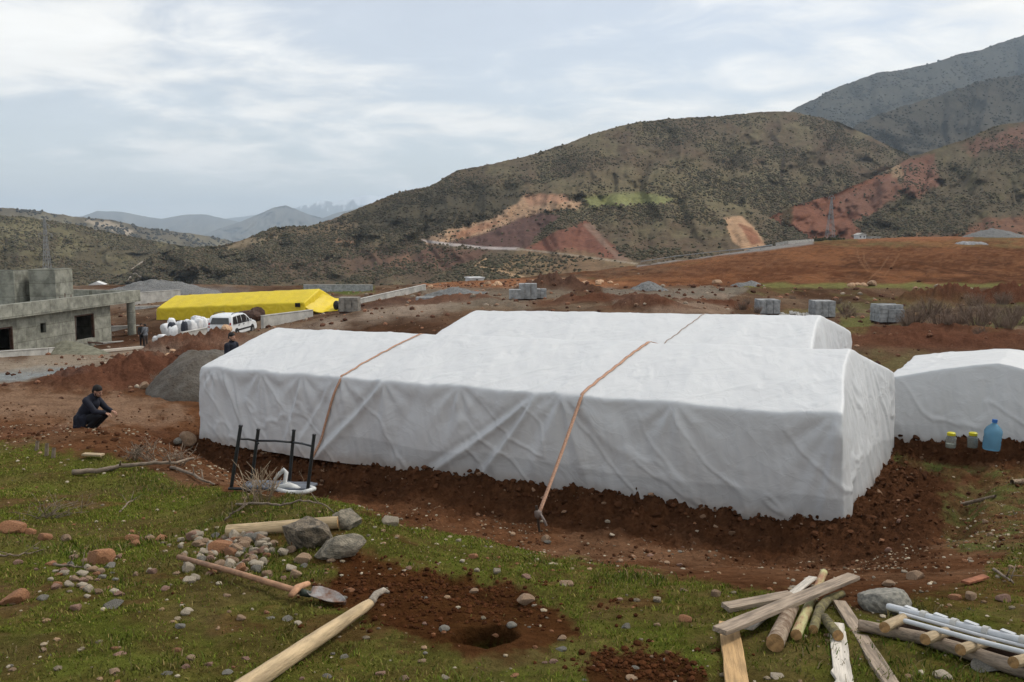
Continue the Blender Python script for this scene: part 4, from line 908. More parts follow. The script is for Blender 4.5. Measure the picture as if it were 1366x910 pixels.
M_twig = mat('dry_twig', (.20, .155, .115), .95, .3, 20, .3, 60); M_twigp = mat('pale_twig', (.33, .25, .17), .95, .3, 20, .3, 60)

_nt = M_conc.node_tree; _b = _nt.nodes['Principled BSDF']; _src = _b.inputs['Base Color'].links[0].from_socket   # formwork panel joints
_tc = N(_nt, 'ShaderNodeTexCoord'); _sp = N(_nt, 'ShaderNodeSeparateXYZ'); _cb = N(_nt, 'ShaderNodeCombineXYZ'); _nt.links.new(_tc.outputs['Object'], _sp.inputs[0]); _nt.links.new(_sp.outputs[1], _cb.inputs[0]); _nt.links.new(_sp.outputs[2], _cb.inputs[1])
_br = N(_nt, 'ShaderNodeTexBrick'); _br.inputs['Color1'].default_value = (1, 1, 1, 1); _br.inputs['Color2'].default_value = (.84, .84, .83, 1); _br.inputs['Mortar'].default_value = (.6, .59, .56, 1); _br.inputs['Scale'].default_value = 1; _br.inputs['Mortar Size'].default_value = .025; _br.inputs['Brick Width'].default_value = 1.9; _br.inputs['Row Height'].default_value = .95; _nt.links.new(_cb.outputs[0], _br.inputs['Vector'])
_mx = N(_nt, 'ShaderNodeMix', data_type='RGBA', blend_type='MULTIPLY'); _mx.inputs[0].default_value = 1; _nt.links.new(_src, _mx.inputs[6]); _nt.links.new(_br.outputs[0], _mx.inputs[7]); _nt.links.new(_mx.outputs[2], _b.inputs['Base Color'])
# ------------------------------------------------------------------ unfinished concrete building at the left
def fac(D): return Vector((-34.15+.1625*(D-60), D, 0))
def fac_u(u): 
    k = (u-CX)/F; return 43.9/(.1625-k)
bo = fac(66); bo.z = -4.5
bld = thing('concrete_building', 'unfinished grey concrete building with empty window openings and two shafts on its flat roof', 'building', bo)
fx = Vector((.160, .987, 0)).normalized(); fn_ = Vector((.987, -.160, 0))   # along the front, out of it
def fp(D, out, z): 
    p = fac(D)+fn_*out; p.z = z; return p
mbw = MB(bo)
def wallseg(D0, D1, z0, z1, out=-.14, th=.28, mb=None): (mb or mbw).bar(fp(D0, out, (z0+z1)/2), fp(D1, out, (z0+z1)/2), th, z1-z0)
ZB, ZT = -6.2, -1.75
ops = [(50.5, 51.8, -3.6, -2.5), (59.2, fac_u(13), -4.1, -2.35), (fac_u(49), fac_u(59), -3.15, -2.35), (fac_u(97), fac_u(123), -4.15, -2.25)]
cur = 44
for (d0, d1, z0, z1) in ops:
    wallseg(cur, d0, ZB, ZT); wallseg(d0, d1, ZB, z0); wallseg(d0, d1, z1, ZT); cur = d1
wallseg(cur, 71.9, ZB, ZT)
mbw.bar(fp(71.76, -.28, -4), fp(71.76, -9, -4), .28, 4.4); mbw.bar(fp(44, -9, -4), fp(71.6, -9, -4), .28, 4.4); mbw.bar(fp(44.1, -.3, -4), fp(44.1, -8.9, -4), .28, 4.4)
mbw.bar(fp(64.9, -.3, -4), fp(64.9, -8.8, -4), .2, 4.3)
mbw.build('wall', M_conc, bld)
sl = MB(bo); D0, D1 = 42.5, 75.4
sl.bar(fp(D0, .25, -1.28), fp(D1, .25, -1.28), .5, .94); sl.bar(fp(D0, -5, -1.55), fp(D1, -5, -1.55), 9.9, .30); sl.bar(fp(D1-.25, 0, -1.28), fp(D1-.25, -9.8, -1.28), .5, .9); sl.bar(fp(D0, -9.8, -1.28), fp(D1, -9.8, -1.28), .4, .9)
slab = sl.build('roof_slab', M_conc, bld)
for D in (74.5,):
    cm = MB(bo); p = fp(D, .15, -4.5); cm.lathe(p, [(.33, -2), (.33, 2.72)], 20); cm.build('column', M_conc, bld, True, sharp=40)
for (d0, d1, z0, z1), fr in zip(ops, (0, 1, 0, 1)):
    w = MB(bo)
    for a, b in ((d0, d0+.09), (d1-.09, d1)): w.bar(fp(a+.0, -.1, (z0+z1)/2), fp(b, -.1, (z0+z1)/2), .22, z1-z0-.01)
    w.bar(fp(d0+.1, -.1, z1-.05), fp(d1-.1, -.1, z1-.05), .22, .09)
    w.build('window_frame' if fr else 'opening_trim', M_brown if fr else M_conc, bld)
# shafts and starter bars on the roof
for (uL, uR, D, dep, ztop) in ((-30, 20, 65.5, 2.2, 1.2), (40, 75, 66.5, 2.4, 1.28)):
    a = P(uL, 380, D); b = P(uR, 380, D); m = MB(bo); zc = (-1.38+ztop)/2; hgt = ztop+1.38
    wd = b.x-a.x
    m.box(((a.x+b.x)/2, D, zc), (wd, .25, hgt)); m.box((b.x-.125, D+dep/2, zc), (.248, dep-.25, hgt)); m.box((a.x+.125, D+dep/2, zc), (.248, dep-.25, hgt)); m.box(((a.x+b.x)/2, D+dep, zc), (wd, .25, hgt))
    m.build('roof_shaft', M_conc, bld)
for u in (22, 23.5, 79, 82, 86, 90, 94):
    p = P(u, 390, 66.5+(u % 3)*.4); m = MB(bo); h = 2.3 if u < 30 else random.uniform(.3, 1.0)
    m.tube([(p.x, p.y, -1.5), (p.x+.03, p.y, -1.5+.2+h)], .05 if u < 30 else .03, 5); m.build('starter_bar', M_steel, bld)
# low walls and kerbs
def lowwall(pts, h, th, label, m=M_concl, name='concrete_wall', cap=.05):
    o = Vector(pts[0]); t = thing(name, label, 'wall', o); w = MB(o); c = MB(o)
    for a, b in zip(pts[:-1], pts[1:]):
        a = Vector(a); b = Vector(b); dn = Vector((0, 0, 1)); w.bar(a+dn*(h/2-.4), b+dn*(h/2-.4), th, h+.8); c.bar(a+dn*(h+cap/2), b+dn*(h+cap/2), th+.06, cap)
    w.build('wall_body', m, t); c.build('coping', M_concl, t); t['kind'] = 'thing'; return t
lowwall([P(452,416,80), P(567,389,95)], .72, .25, 'long low concrete wall running uphill to the right of the yellow tent'); lowwall([P(350,434,64.5), P(416,425,70)], .66, .25, 'low concrete wall between the white car and the yellow tent')
lowwall([P(242,456,63), P(286,447,66)], .62, .25, 'short low concrete wall beside the white sacks'); lowwall([P(149,449,77), P(222,446,80)], .85, .25, 'concrete wall at the end of the building, behind the two standing men')
lowwall([P(108,469,69), P(186,463,73)], .55, .3, 'low pale kerb wall in front of the concrete building'); lowwall([P(-160,488,50), P(62,472,60), P(100,468,65)], .35, .3, 'long low foundation wall along the front of the concrete building')
lowwall([P(405,389,112), P(497,389,116)], .85, .3, 'grey wall behind the yellow tent', M_block); lowwall([P(174,404,98), P(240,399,104)], 1.05, .3, 'long pale wall behind the concrete building', M_concl)
lowwall([P(176,417,92), P(214,416,95)], .6, .3, 'short block wall at the left end of the yellow tent', M_block)
# timber barrier and planks in front of the building
tb = thing('timber_barrier', 'brown timber rail with a leaning brace in front of the concrete building', 'barrier', P(62, 462, 66))
m = MB(tb.location); a = P(62, 453, 66); b = P(137, 458, 70); m.bar(a, b, .1, .12); m.build('rail', M_brown, tb)
m = MB(tb.location); m.bar(P(63, 452, 66.1), P(62.5, 463.5, 66.1), .12, .12, (1, 0, 0)); m.build('post', M_brown, tb); m = MB(tb.location); m.bar(P(73, 461, 65.8), P(86, 450, 66.6), .1, .1); m.build('brace', M_steel, tb)
def simple(name, mb, m, label, cat, group=None, smooth=False, **k):
    o = mb.build(name, m, None, smooth, **k); o.location = mb.o; return tag(o, label, cat, group)
o = P(137, 470, 64); m = MB(o); m.bar(P(137, 470, 64)+Vector((0, 0, .1)), P(190, 465, 67)+Vector((0, 0, .1)), .35, .16); simple('plank', m, M_wplank, 'long pale plank lying on the ground by the two standing men', 'plank')
o = P(98, 449, 69.2); m = MB(o)
for i in range(7):
    x = random.uniform(.6, 2.6); m.bar(fp(67.6+i*.32, -1.0-random.random(), -4.6), fp(67.6+i*.32+random.uniform(-.5, .5), -1.2-random.random(), -2.6), .1, .08, (1, 0, 0))
simple('timber_props', m, M_wplank, 'pale timber props seen through the large window opening', 'props', smooth=False)
# gravel and sand heaps
M_gravel2 = mat('earthy_gravel', (.145, .13, .11), .95, .35, 2.2, 1, 9, col2=(.10, .082, .064), dist=.12)
def heap(u, v, D, rx, ry, h, m, label, yaw=0, seed=1, name='gravel_heap'):
    p = P(u, v, D); n, nr = 72, 30; th = np.linspace(0, 2*np.pi, n, endpoint=False); r = np.linspace(0, 1, nr)
    Rr, Th = np.meshgrid(r, th, indexing='ij'); x = Rr*np.cos(Th)*rx; y = Rr*np.sin(Th)*ry
    c, s_ = math.cos(yaw), math.sin(yaw); xx, yy = x*c-y*s_, x*s_+y*c; w = 1+.12*fbm(np.cos(Th)*1.3+seed, np.sin(Th)*1.3, 3, seed)
    xx, yy = xx*w, yy*w
    prof = (1-Rr**2)**1.1 if m is M_gravel2 else (1-Rr**1.5)**1.15; z = h*np.clip(prof*(1+.15*fbm(xx*.9, yy*.9, 3, seed+1)), 0, 2)+.10*h*fbm(xx*2.2, yy*2.2, 4, seed+2)*(Rr < .97)
    g0 = ground(p.x+xx, p.y+yy); z = g0*np.clip(Rr*1.3, .35, 1)+(1-np.clip(Rr*1.3, .35, 1))*float(g0.mean())+z-.06*(Rr > .97)*3
    me = mesh_np(name, np.c_[xx.ravel(), yy.ravel(), (z-p.z).ravel()], grid_faces(nr, n, True)[:, ::-1]); me.materials.append(m)
    ob = link(name, me); ob.location = p; return tag(ob, label, 'heap')
heap(284, 514, 27.0, 1.95, 2.2, 1.25, M_gravel2, 'big grey gravel heap beside the left end of the long white tent', 0, 3)
heap(95, 478, 62, 2.9, 1.8, .85, M_sand, 'olive sand heap in front of the concrete building', 0, 5, 'sand_heap')
heap(865, 391, 78, 1.9, 1.5, .95, M_gravel, 'small pointed grey gravel heap on the plain at the foot of the red field', 0, 7)
heap(1002, 383, 88, 2, 1.4, .7, M_gravel, 'low grey heap at the near edge of the red field', 0, 8); heap(607, 392, 80, 3.2, 1.6, .8, M_gravel, 'long flat gravel heap near the middle of the plain', 0, 9)
heap(215, 391, 125, 9, 5, 2.0, M_gravel, 'wide grey gravel bank beyond the left end of the yellow tent', 0, 10); heap(236, 452, 58, 1.8, 1.2, .75, M_gravel, 'grey gravel heap below the short wall by the white sacks', .3, 12)
heap(1326, 322, 240, 9, 4, 2.2, M_gravel, 'pale stone heap on the skyline of the red field at right', 0, 13)
# ------------------------------------------------------------------ yellow tent
YA, YB = (-31.9, 80.5), (-17.4, 75.2)
yel = Tent(YA, YB, 4.9, (-2.77, -1.81), (-1.78, -.82), (-4.3, -2.9), seed=61, NS=150, NW=60, NH=22, anchors=list(np.linspace(.2, 12.9, 8)), sagr=.05, flare=.15, rnd=.06)
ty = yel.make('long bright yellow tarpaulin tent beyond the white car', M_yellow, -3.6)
px = P(397, 407, 75.2); m = MB(ty.location); m.box(px, (.42, .06, .34)); m.build('vent_patch', M_dark, ty)
ap = np.array([*(yel.A+yel.e*yel.L+yel.n*2.5), -1.1]); V = []
fl = thing('tarpaulin_sheet', 'loose yellow tarpaulin sheet spread on the ground at the right end of the yellow tent', 'tarpaulin', P(440, 412, 79))
nu_, nv_ = 40, 24
a0, a1, b0, b1 = [np.array(q) for q in ((ap[0]-.1, ap[1], -1.15), (ap[0]-.95, ap[1]-2.35, -2.3), P(469, 397, 80.5), P(450, 413, 76.2))]
for i in range(nu_):
    for j in range(nv_):
        s_, t_ = i/(nu_-1), j/(nv_-1); p = (a0*(1-t_)+a1*t_)*(1-s_)+(b0*(1-t_)+b1*t_)*s_; p = p.copy(); p[2] += -.25*math.sin(math.pi*s_)+.12*float(fbm(s_*4, t_*4+3, 3, 8)); p[2] = max(p[2], gz(p[0], p[1])+.03); V.append(p-np.array(fl.location))
me = mesh_np('sheet', np.array(V), grid_faces(nu_, nv_)); ob = link('sheet', me, M_yellow, fl); sd_ = ob.modifiers.new('thickness', 'SOLIDIFY'); sd_.thickness = .02
# things by the yellow tent
o = P(446, 412, 76.5); me = rock_mesh('black_bag', 91, mat('black_plastic', (.015, .015, .018), .4, .3, 12, .3, 30), ICO3, 4, .2, True); ob = link('black_bag', me); ob.location = o+Vector((.2, 0, .3)); ob.scale = (.3, .28, .4); tag(ob, 'black bag standing at the right end of the yellow tent', 'bag')
for i, (u, v, D, s_) in enumerate([(330,421,70,.55),(337,422,69.6,.5),(343,419,70.5,.6)]):
    me = rock_mesh('brushwood', 95+i, M_brown, ICO2, 5, .35); ob = link('brushwood', me); ob.location = P(u, v, D); ob.scale = (.7, .5, s_); tag(ob, 'rust brown bundle of brushwood against the yellow tent behind the car', 'bundle', 'brushwood bundles by the yellow tent')
# white sacks
M_sack = mat('white_sacking', (.66, .67, .68), .8, .15, 3, .4, 10, dist=.04, rnd=.12); M_sackd = mat('dark_sacking', (.04, .045, .06), .8, .3, 5, .3, 12)
def sack_mesh(seed):
    V = ICO3[0].copy(); V = np.sign(V)*np.abs(V)**.55; V[:, :2] *= (1-.25*np.clip(V[:, 2:], 0, 1)**2); V = V*(1+.30*n3(V, 1.4, seed)[:, None]+.22*n3(V, 3.4, seed+3)[:, None]); return mesh_np('sack', V, None, True, T=ICO3[1])
sm = [sack_mesh(400+i) for i in range(4)]
for s_ in sm: s_.materials.append(M_sack)
smd = sack_mesh(410); smd.materials.append(M_sackd)
sk = [(222,440,70,.55,.6,0),(231,443,69,.6,.62,0),(229,431,71,.5,.45,0),(241,439,70,.62,.75,0),(250,436,71,.55,.7,0),(255,437,70,.6,.68,0),(263,435,70.5,.6,.72,0),(270,434,71,.6,.75,0),(276,434,71.5,.5,.65,0),(262,427,71.2,.55,.4,0),(246,436,69.2,.3,.5,1),(229,435,69,.35,.35,1),(216,449,67,.45,.2,0),(208,452,67,.4,.25,0)]
for i, (u, v, D, w, h, dk) in enumerate(sk):
    ob = link('sack', smd if dk else sm[i % 4]); p = P(u, v, D); ob.location = p; ob.scale = (w*.72, w*.66, h*.85); ob.rotation_euler = (random.uniform(-.25, .25), random.uniform(-.1, .1), random.uniform(0, 6))
    tag(ob, 'dark sack squeezed between the white sacks beside the car' if dk else 'bulging white sack heaped beside the white car near the building', 'sack', 'dark sacks in the white heap' if dk else 'white sacks heaped beside the car')
# ------------------------------------------------------------------ the car
M_paint = mat('white_paint', (.68, .70, .71), .28, .05, 1.5, 0, spec=.5); M_glass = mat('car_glass', (.012, .015, .018), .08, .1, 2, 0, spec=.7); M_trim = mat('black_trim', (.02, .02, .022), .6, .2, 8)
M_tyre = mat('tyre_rubber', (.015, .015, .015), .9, .2, 12, .2, 40); M_rim = mat('wheel_metal', (.4, .41, .42), .35, .1, 5, 0, metal=.8); M_tail = mat('red_lens', (.30, .015, .012), .2, .2, 5, 0, spec=.6)
cp = P(311, 450, 61.0); cp.z = gz(cp.x, cp.y)
cp.z = max(gz(cp.x, cp.y)-.05, P(311, 450, 61.0).z)
car = thing('parked_car', 'white estate car with roof rails parked beside the yellow tent', 'car', cp, R(90-5))
PROF = [(.04, .34), (0, .52), (.03, .92), (.13, 1.22), (.27, 1.50), (.48, 1.585), (1.4, 1.62), (2.35, 1.60), (2.72, 1.50), (3.34, 1.06), (3.9, .97), (4.25, .87), (4.42, .66), (4.45, .42), (4.32, .30), (2.2, .26)]
def cy_(z, s_): return s_*(.865-max(0, z-.95)*.22)
m = MB(); n = len(PROF); m.add([(x-2.2, cy_(z, 1), z) for x, z in PROF]+[(x-2.2, cy_(z, -1), z) for x, z in PROF], [tuple(range(n)), tuple(range(2*n-1, n-1, -1))]+[(i, n+i, n+(i+1) % n, (i+1) % n) for i in range(n)])
m.build('body', M_paint, car, True, bevel=.07, sharp=50)
def panel(name, quad, m_, off, par=car):
    """quad lies on the car's surface: raised by off with real thickness"""
    q = [Vector(p) for p in quad]; nr = (q[1]-q[0]).cross(q[2]-q[0]).normalized(); mb = MB(); k = len(q)
    if nr.dot(q[0]-Vector((0, 0, .8))) < 0: nr = -nr
    mb.add([p-nr*.03 for p in q]+[p+nr*off for p in q], [tuple(range(k)), tuple(range(2*k-1, k-1, -1))]+[(i, (i+1) % k, k+(i+1) % k, k+i) for i in range(k)]); return mb.build(name, m_, par)
def sidep(x, z, s_): return (x-2.2, cy_(z, s_), z)
for s_ in (1, -1):
    for xs in (((.30, 1.0), (.42, 1.46), (.98, 1.49), (.98, .99)), ((1.08, .99), (1.08, 1.49), (1.72, 1.51), (1.72, .985)), ((1.80, .985), (1.80, 1.51), (2.34, 1.50), (2.62, 1.40), (2.62, .98)), ((2.68, .98), (2.68, 1.36), (3.12, 1.08), (3.12, .98))):
        panel('side_window', [sidep(x, z, s_) for x, z in xs], M_glass, .004)
    panel('side_moulding', [sidep(x, z, s_) for x, z in ((.95, .52), (.95, .62), (3.2, .62), (3.2, .52))], M_trim, .02)
    d = panel('door_handle', [sidep(x, z, s_) for x, z in ((1.9, .86), (1.9, .90), (2.08, .90), (2.08, .86))], M_trim, .025); d = panel('door_handle', [sidep(x, z, s_) for x, z in ((1.14, .86), (1.14, .90), (1.30, .90), (1.30, .86))], M_trim, .025)
    panel('tail_light', [(-2.2+x, s_*y, z) for x, y, z in ((.028, .80, .80), (.10, .775, 1.12), (.10, .66, 1.12), (.028, .66, .80))], M_tail, .02)
    rl = MB(); rl.tube([(-1.6, s_*.62, 1.60), (-1.5, s_*.62, 1.69), (.0, s_*.62, 1.70), (.15, s_*.62, 1.62)], .022, 6); rl.build('roof_rail', M_trim, car, True)
    mr_ = MB(); mr_.box((.72, s_*.97, 1.06), (.12, .2, .15)); mr_.build('wing_mirror', M_paint, car, bevel=.03)
    for x in (.78, 3.52):
        Mx = Matrix.Rotation(R(90), 3, 'X'); ar = MB(); ar.lathe((x-2.2, s_*.79, .34), [(.38, -.085), (.38, .085)], 24, Mx); ar.build('wheel_arch', M_trim, car)
        wh = MB(); wh.lathe((x-2.2, s_*.80, .31), [(.22, -.10), (.29, -.10), (.31, -.07), (.31, .07), (.29, .10), (.22, .10)], 24, Mx); w_ = wh.build('wheel', M_tyre, car, True, sharp=40)
        ri = MB(); ri.lathe((x-2.2, s_*.82, .31), [(.21, -.085), (.19, .085)], 18, Mx); ri.build('rim', M_rim, w_, True, sharp=40)
panel('rear_window', [(-2.2+.055, .64, 1.02), (-2.2+.235, .55, 1.42), (-2.2+.235, -.55, 1.42), (-2.2+.055, -.64, 1.02)], M_glass, .04)
panel('rear_bumper', [(-2.2, .80, .36), (-2.2, .80, .56), (-2.2, -.80, .56), (-2.2, -.80, .36)], M_paint, .06); panel('number_plate', [(-2.2+.018, .26, .72), (-2.2+.024, .26, .83), (-2.2+.024, -.26, .83), (-2.2+.018, -.26, .72)], M_pvc, .012)
panel('windscreen', [(2.80-2.2, .62, 1.45), (3.26-2.2, .72, 1.12), (3.26-2.2, -.72, 1.12), (2.80-2.2, -.62, 1.45)], M_glass, .008)
# ------------------------------------------------------------------ block stacks
def stack(label, u, v, D, nx, ny, nz_, bs=(.4, .2, .2), yaw=0, group=None, pallet=True, m_=M_block, jag=0):
    p = P(u, v, D); p.z = gz(p.x, p.y)-.03; t = thing('block_stack', label, 'block stack', p, yaw, group); mb = MB(); ho = MB(); z0 = .14 if pallet else 0
    for k in range(nz_):
        for i in range(nx):
            for j in range(ny):
                if k == nz_-1 and jag and random.random() < jag: continue
                c = ((i-(nx-1)/2)*(bs[0]+.03), (j-(ny-1)/2)*(bs[1]+.03), z0+k*(bs[2]+.015)+bs[2]/2)
                if 0 < i < nx-1 and 0 < j < ny-1 and k < nz_-1: continue
                jx = random.uniform(-.012, .012); mb.box((c[0]+jx, c[1]+random.uniform(-.012, .012), c[2]), bs)
                if j == 0:
                    for hx in (-.09, .09): ho.box((c[0]+jx+hx, c[1]-bs[1]/2, c[2]), (.12, .03, .12))
    mb.build('blocks', m_, t)
    if pallet:
        q = MB()
        for j in (-1, 0, 1): q.box((0, j*ny*bs[1]*.42, .05), (nx*bs[0]*1.02, .1, .1))
        for i in range(5): q.box(((i-2)*nx*bs[0]*.24, 0, .12), (.1, ny*bs[1]*1.05, .024))
        q.build('pallet', M_brown, t)
    return t
stack('left and lowest of three grey block stacks standing together on the plain behind the tents', 687, 401, 63, 2, 5, 3, group=None); stack('tallest of three grey block stacks standing together on the plain behind the tents', 704, 400, 64, 3, 5, 5)
stack('right of three grey block stacks standing together on the plain behind the tents', 721, 400, 65, 2, 5, 3, jag=.3)
stack('grey block stack to the left of the pile of broken blocks behind the rear tent', 1023, 417.5, 57, 3, 6, 4, jag=.1); stack('taller grey block stack to the right of the pile of broken blocks', 1096, 419, 57, 3, 6, 4, bs=(.4, .2, .235))
stack('grey block stack with ragged top beside the dry bushes', 1183, 428, 48.5, 3, 6, 4, bs=(.42, .2, .215), jag=.25); stack('brownish block stack beside the wall to the right of the yellow tent', 467, 427, 66, 3, 5, 5, bs=(.45, .22, .19), m_=mat('weathered_block', (.24, .22, .19), .95, .3, 3, .5, 20))
stack('low grey block stack on the slope right of the long low wall', 567, 405, 68, 3, 4, 2, bs=(.42, .2, .2))
bkm = MB(); bkm.box((0, 0, 0), (.4, .2, .2)); bkm = bkm.mesh('broken_block'); bkm.materials.append(M_concl)
for i in range(26):
    ob = link('broken_block', bkm); p = P(random.uniform(1040, 1079), 419, 57+random.uniform(-1.4, 1.4)); ob.location = (p.x, p.y, gz(p.x, p.y)+.1+.16*max(0, 1-abs(i-13)/8)); ob.rotation_euler = [random.uniform(-.7, .7) for _ in range(2)]+[random.uniform(0, 6)]; tag(ob, 'broken pale block in the low pile between two block stacks', 'block', 'broken blocks between the stacks')
heapt = P(1295, 332, 178); hv = []
tp = thing('covered_pile', 'low pile under a grey cover on the red field at right', 'pile', heapt)
n1_, n2__ = 36, 16; xs = np.linspace(-1, 1, n1_); ys = np.linspace(-1, 1, n2__); A_, B_ = np.meshgrid(xs, ys, indexing='ij')
zz = (1-np.abs(A_)**6)*(1-np.abs(B_)**4)*1.5*(1+.25*fbm(A_*4, B_*2, 3, 5))-.2
me = mesh_np('cover', np.c_[(A_*3.6).ravel(), (B_*1.5).ravel(), zz.ravel()], grid_faces(n1_, n2__)[:, ::-1]); link('cover', me, mat('grey_cover', (.22, .22, .225), .7, .3, 2, .4, 6), tp)
for i in range(3):
    mb = MB(); mb.bar((-3.3+i*3.2, -1.62, .15), (-.9+i*2.2, -1.6, .12), .25, .25); mb.build('weight_timber', M_brown, tp)
# ------------------------------------------------------------------ pylons, far houses
M_pyl = mat('galvanised_steel', (.26, .265, .265), .6, .2, 3)
def pylon(label, u, v, D, H, w, arms):
    p = P(u, v, D); t = thing('power_pylon', label, 'pylon', p); mb = MB(); r = .085 if D > 350 else .075; nl = 9
    def wd(z): return w*(1-z/H)**1.3+.45
    lv = [H*(1-(1-i/nl)**1.15) for i in range(nl+1)]
    for sx in (-1, 1):
        for sy in (-1, 1): mb.tube([(sx*wd(z)/2, sy*wd(z)/2, z-.5) for z in lv], r*1.25, 4)
    for z0, z1 in zip(lv[:-1], lv[1:]):
        for ax in (0, 1):
            for s_ in (-1, 1):
                for (c0, c1) in ((-1, 1), (1, -1)):
                    a = [c0*wd(z0)/2, s_*wd(z0)/2, z0-.5]; b = [c1*wd(z1)/2, s_*wd(z1)/2, z1-.5]
                    if ax: a[0], a[1] = a[1], a[0]; b[0], b[1] = b[1], b[0]
                    mb.tube([a, b], r*.7, 4)
    mb.build('lattice_tower', M_pyl, t)
    for zf, L, sd in arms:
        a = MB(); z = H*zf
        for s_ in sd: a.tube([(0, 0, z), (s_*L, 0, z+.1)], r, 4); a.tube([(0, 0, z+1.1), (s_*L, 0, z+.1)], r*.8, 4); a.tube([(s_*L, 0, z+.1), (s_*L, 0, z-1.1)], r*1.6, 5)
        a.build('cross_arm', M_pyl, t)
    return t
pylon('steel lattice pylon on the edge of the red field below the red slope', 1107, 321, 400, 19.5, 3.4, [(.97, 1.2, (-1, 1))]); pylon('dark lattice pylon in front of the valley hillside behind the concrete building', 64, 372, 300, 20.5, 1.9, [(.985, 2.0, (1,)), (.72, 2.2, (-1, 1)), (.86, 1.4, (1,))])
def house(label, u, v, D, w, d, h, m_, rm, yaw=0, gable=True, wins=2):
    p = P(u, v, D); t = thing('house', label, 'house', p, yaw); b = MB(); b.box((0, 0, h/2-.6), (w, d, h+1.2)); b.build('wall', m_, t); r = MB()
    if gable: r.prism([(-w/2-.3, h), (w/2+.3, h), (0, h+w*.25)], -d/2-.3, d/2+.3, lambda q, y: Vector((q[0], y, q[1]+.01)))
    else: r.box((0, 0, h+.13), (w+.4, d+.4, .24))
    r.build('roof', rm, t)
    for i in range(wins):
        q = MB(); q.box(((i-(wins-1)/2)*w/wins, -d/2, h*.55), (w*.16, .1, h*.35)); q.build('window', M_dark, t)
    return t
M_house = mat('white_wall', (.62, .62, .61), .8, .1, 1)
house('small white house in the valley beyond the concrete building', 131, 387, 210, 3.0, 4, 1.3, M_house, M_house, .3); house('small white hut at the edge of the red field near the pylon', 1147, 319, 330, 3.0, 3, 1.5, M_house, M_concl, .2)
house('tiny grey shed behind the crest of the red field beside the white hut', 1165, 320, 335, 3.6, 3, .9, M_concl, M_concl, .1, False)
house('tiny pale hut at the foot of the hill behind the plain', 633, 375, 190, 3, 3, .6, M_house, M_house, .4, False, 1)
rk = lowwall([P(1035, 327.2, 330), P(1050, 324.6, 330), P(1085, 322, 350)], .8, .5, 'pale concrete barrier along the road near the pylon'); 
# guard rail on the hill road
gr = thing('guard_rail', 'metal guard rail along the asphalt road under the hill', 'guard rail', P(960, 337, 250)); m = MB(gr.location); pts = [hit(u, v, .6, 140, 400) for u, v in ((855,349),(900,342),(960,335),(1000,331.5),(1030,327))]; m.tube(pts, .16, 5); m.build('rail', M_pyl, gr)
for i in range(4):
    for t_ in (0, .5):
        q = pts[i].lerp(pts[i+1], t_); mm = MB(gr.location); mm.tube([q-Vector((0, 0, 1.2)), q], .08, 5); mm.build('post', M_pyl, gr)
# ------------------------------------------------------------------ dry shrubs
M_shr = mat('dry_shrub_stems', (.19, .135, .10), .95, .3, 8); M_shg = mat('olive_shrub', (.075, .075, .035), .95, .4, 6)
def shrub_mesh(seed, n=80, H=1.3, Wd=1.1, lean=.6, r0=.016):
    rr = random.Random(seed); mb = MB()
    for i in range(n):
        a = rr.uniform(0, 6.28); s0 = rr.uniform(0, .35*Wd); h = H*rr.uniform(.4, 1); o = rr.uniform(.2, 1)*Wd*lean
        b = Vector((math.cos(a)*s0, math.sin(a)*s0, -.05)); c = b+Vector((math.cos(a)*o*.5, math.sin(a)*o*.5, h*.55)); e = b+Vector((math.cos(a+rr.uniform(-.4, .4))*o, math.sin(a)*o, h))
        mb.tube([b, c, e], [r0, r0*.8, r0*.35], 3, False)
        for k in range(2):
            f = c.lerp(e, rr.uniform(.1, .8)); g = f+Vector((rr.uniform(-.3, .3), rr.uniform(-.3, .3), rr.uniform(.08, .35)))*H*.6; mb.tube([f, g], [r0*.6, r0*.3], 3, False)
    return mb.mesh('dry_shrub')
shm = [shrub_mesh(500+i) for i in range(4)]
for s_ in shm: s_.materials.append(M_shr)
spots = [(u+random.uniform(-6, 6), v, D) for u, v, D in [(1215,424,47),(1238,420,49),(1252,430,44),(1262,418,52),(1275,428,46),(1288,420,50),(1300,432,43),(1312,424,47),(1322,418,52),(1332,430,44),(1345,422,48),(1358,428,45),(1366,418,51),(1378,426,47),(1228,410,58),(1295,408,60),(1340,408,60),(1205,430,45),(1138,418,55),(1128,414,58),(985,412,58),(1000,408,62),(1060,398,70),(1010,420,54),(1120,402,66),(1270,440,40),(1310,444,38),(1350,440,40)]]
for i, (u, v, D) in enumerate(spots):
    p = P(u, v, D); sc = random.uniform(.5, .85)*(1 if i < 20 else .6)
    o = link('dry_shrub', shm[i % 4]); o.location = (p.x, p.y, gz(p.x, p.y)); o.scale = (sc*1.3, sc*1.2, sc); o.rotation_euler.z = random.uniform(0, 6); tag(o, 'leafless brown shrub on the plain behind the white tents', 'shrub', 'leafless shrubs on the plain')
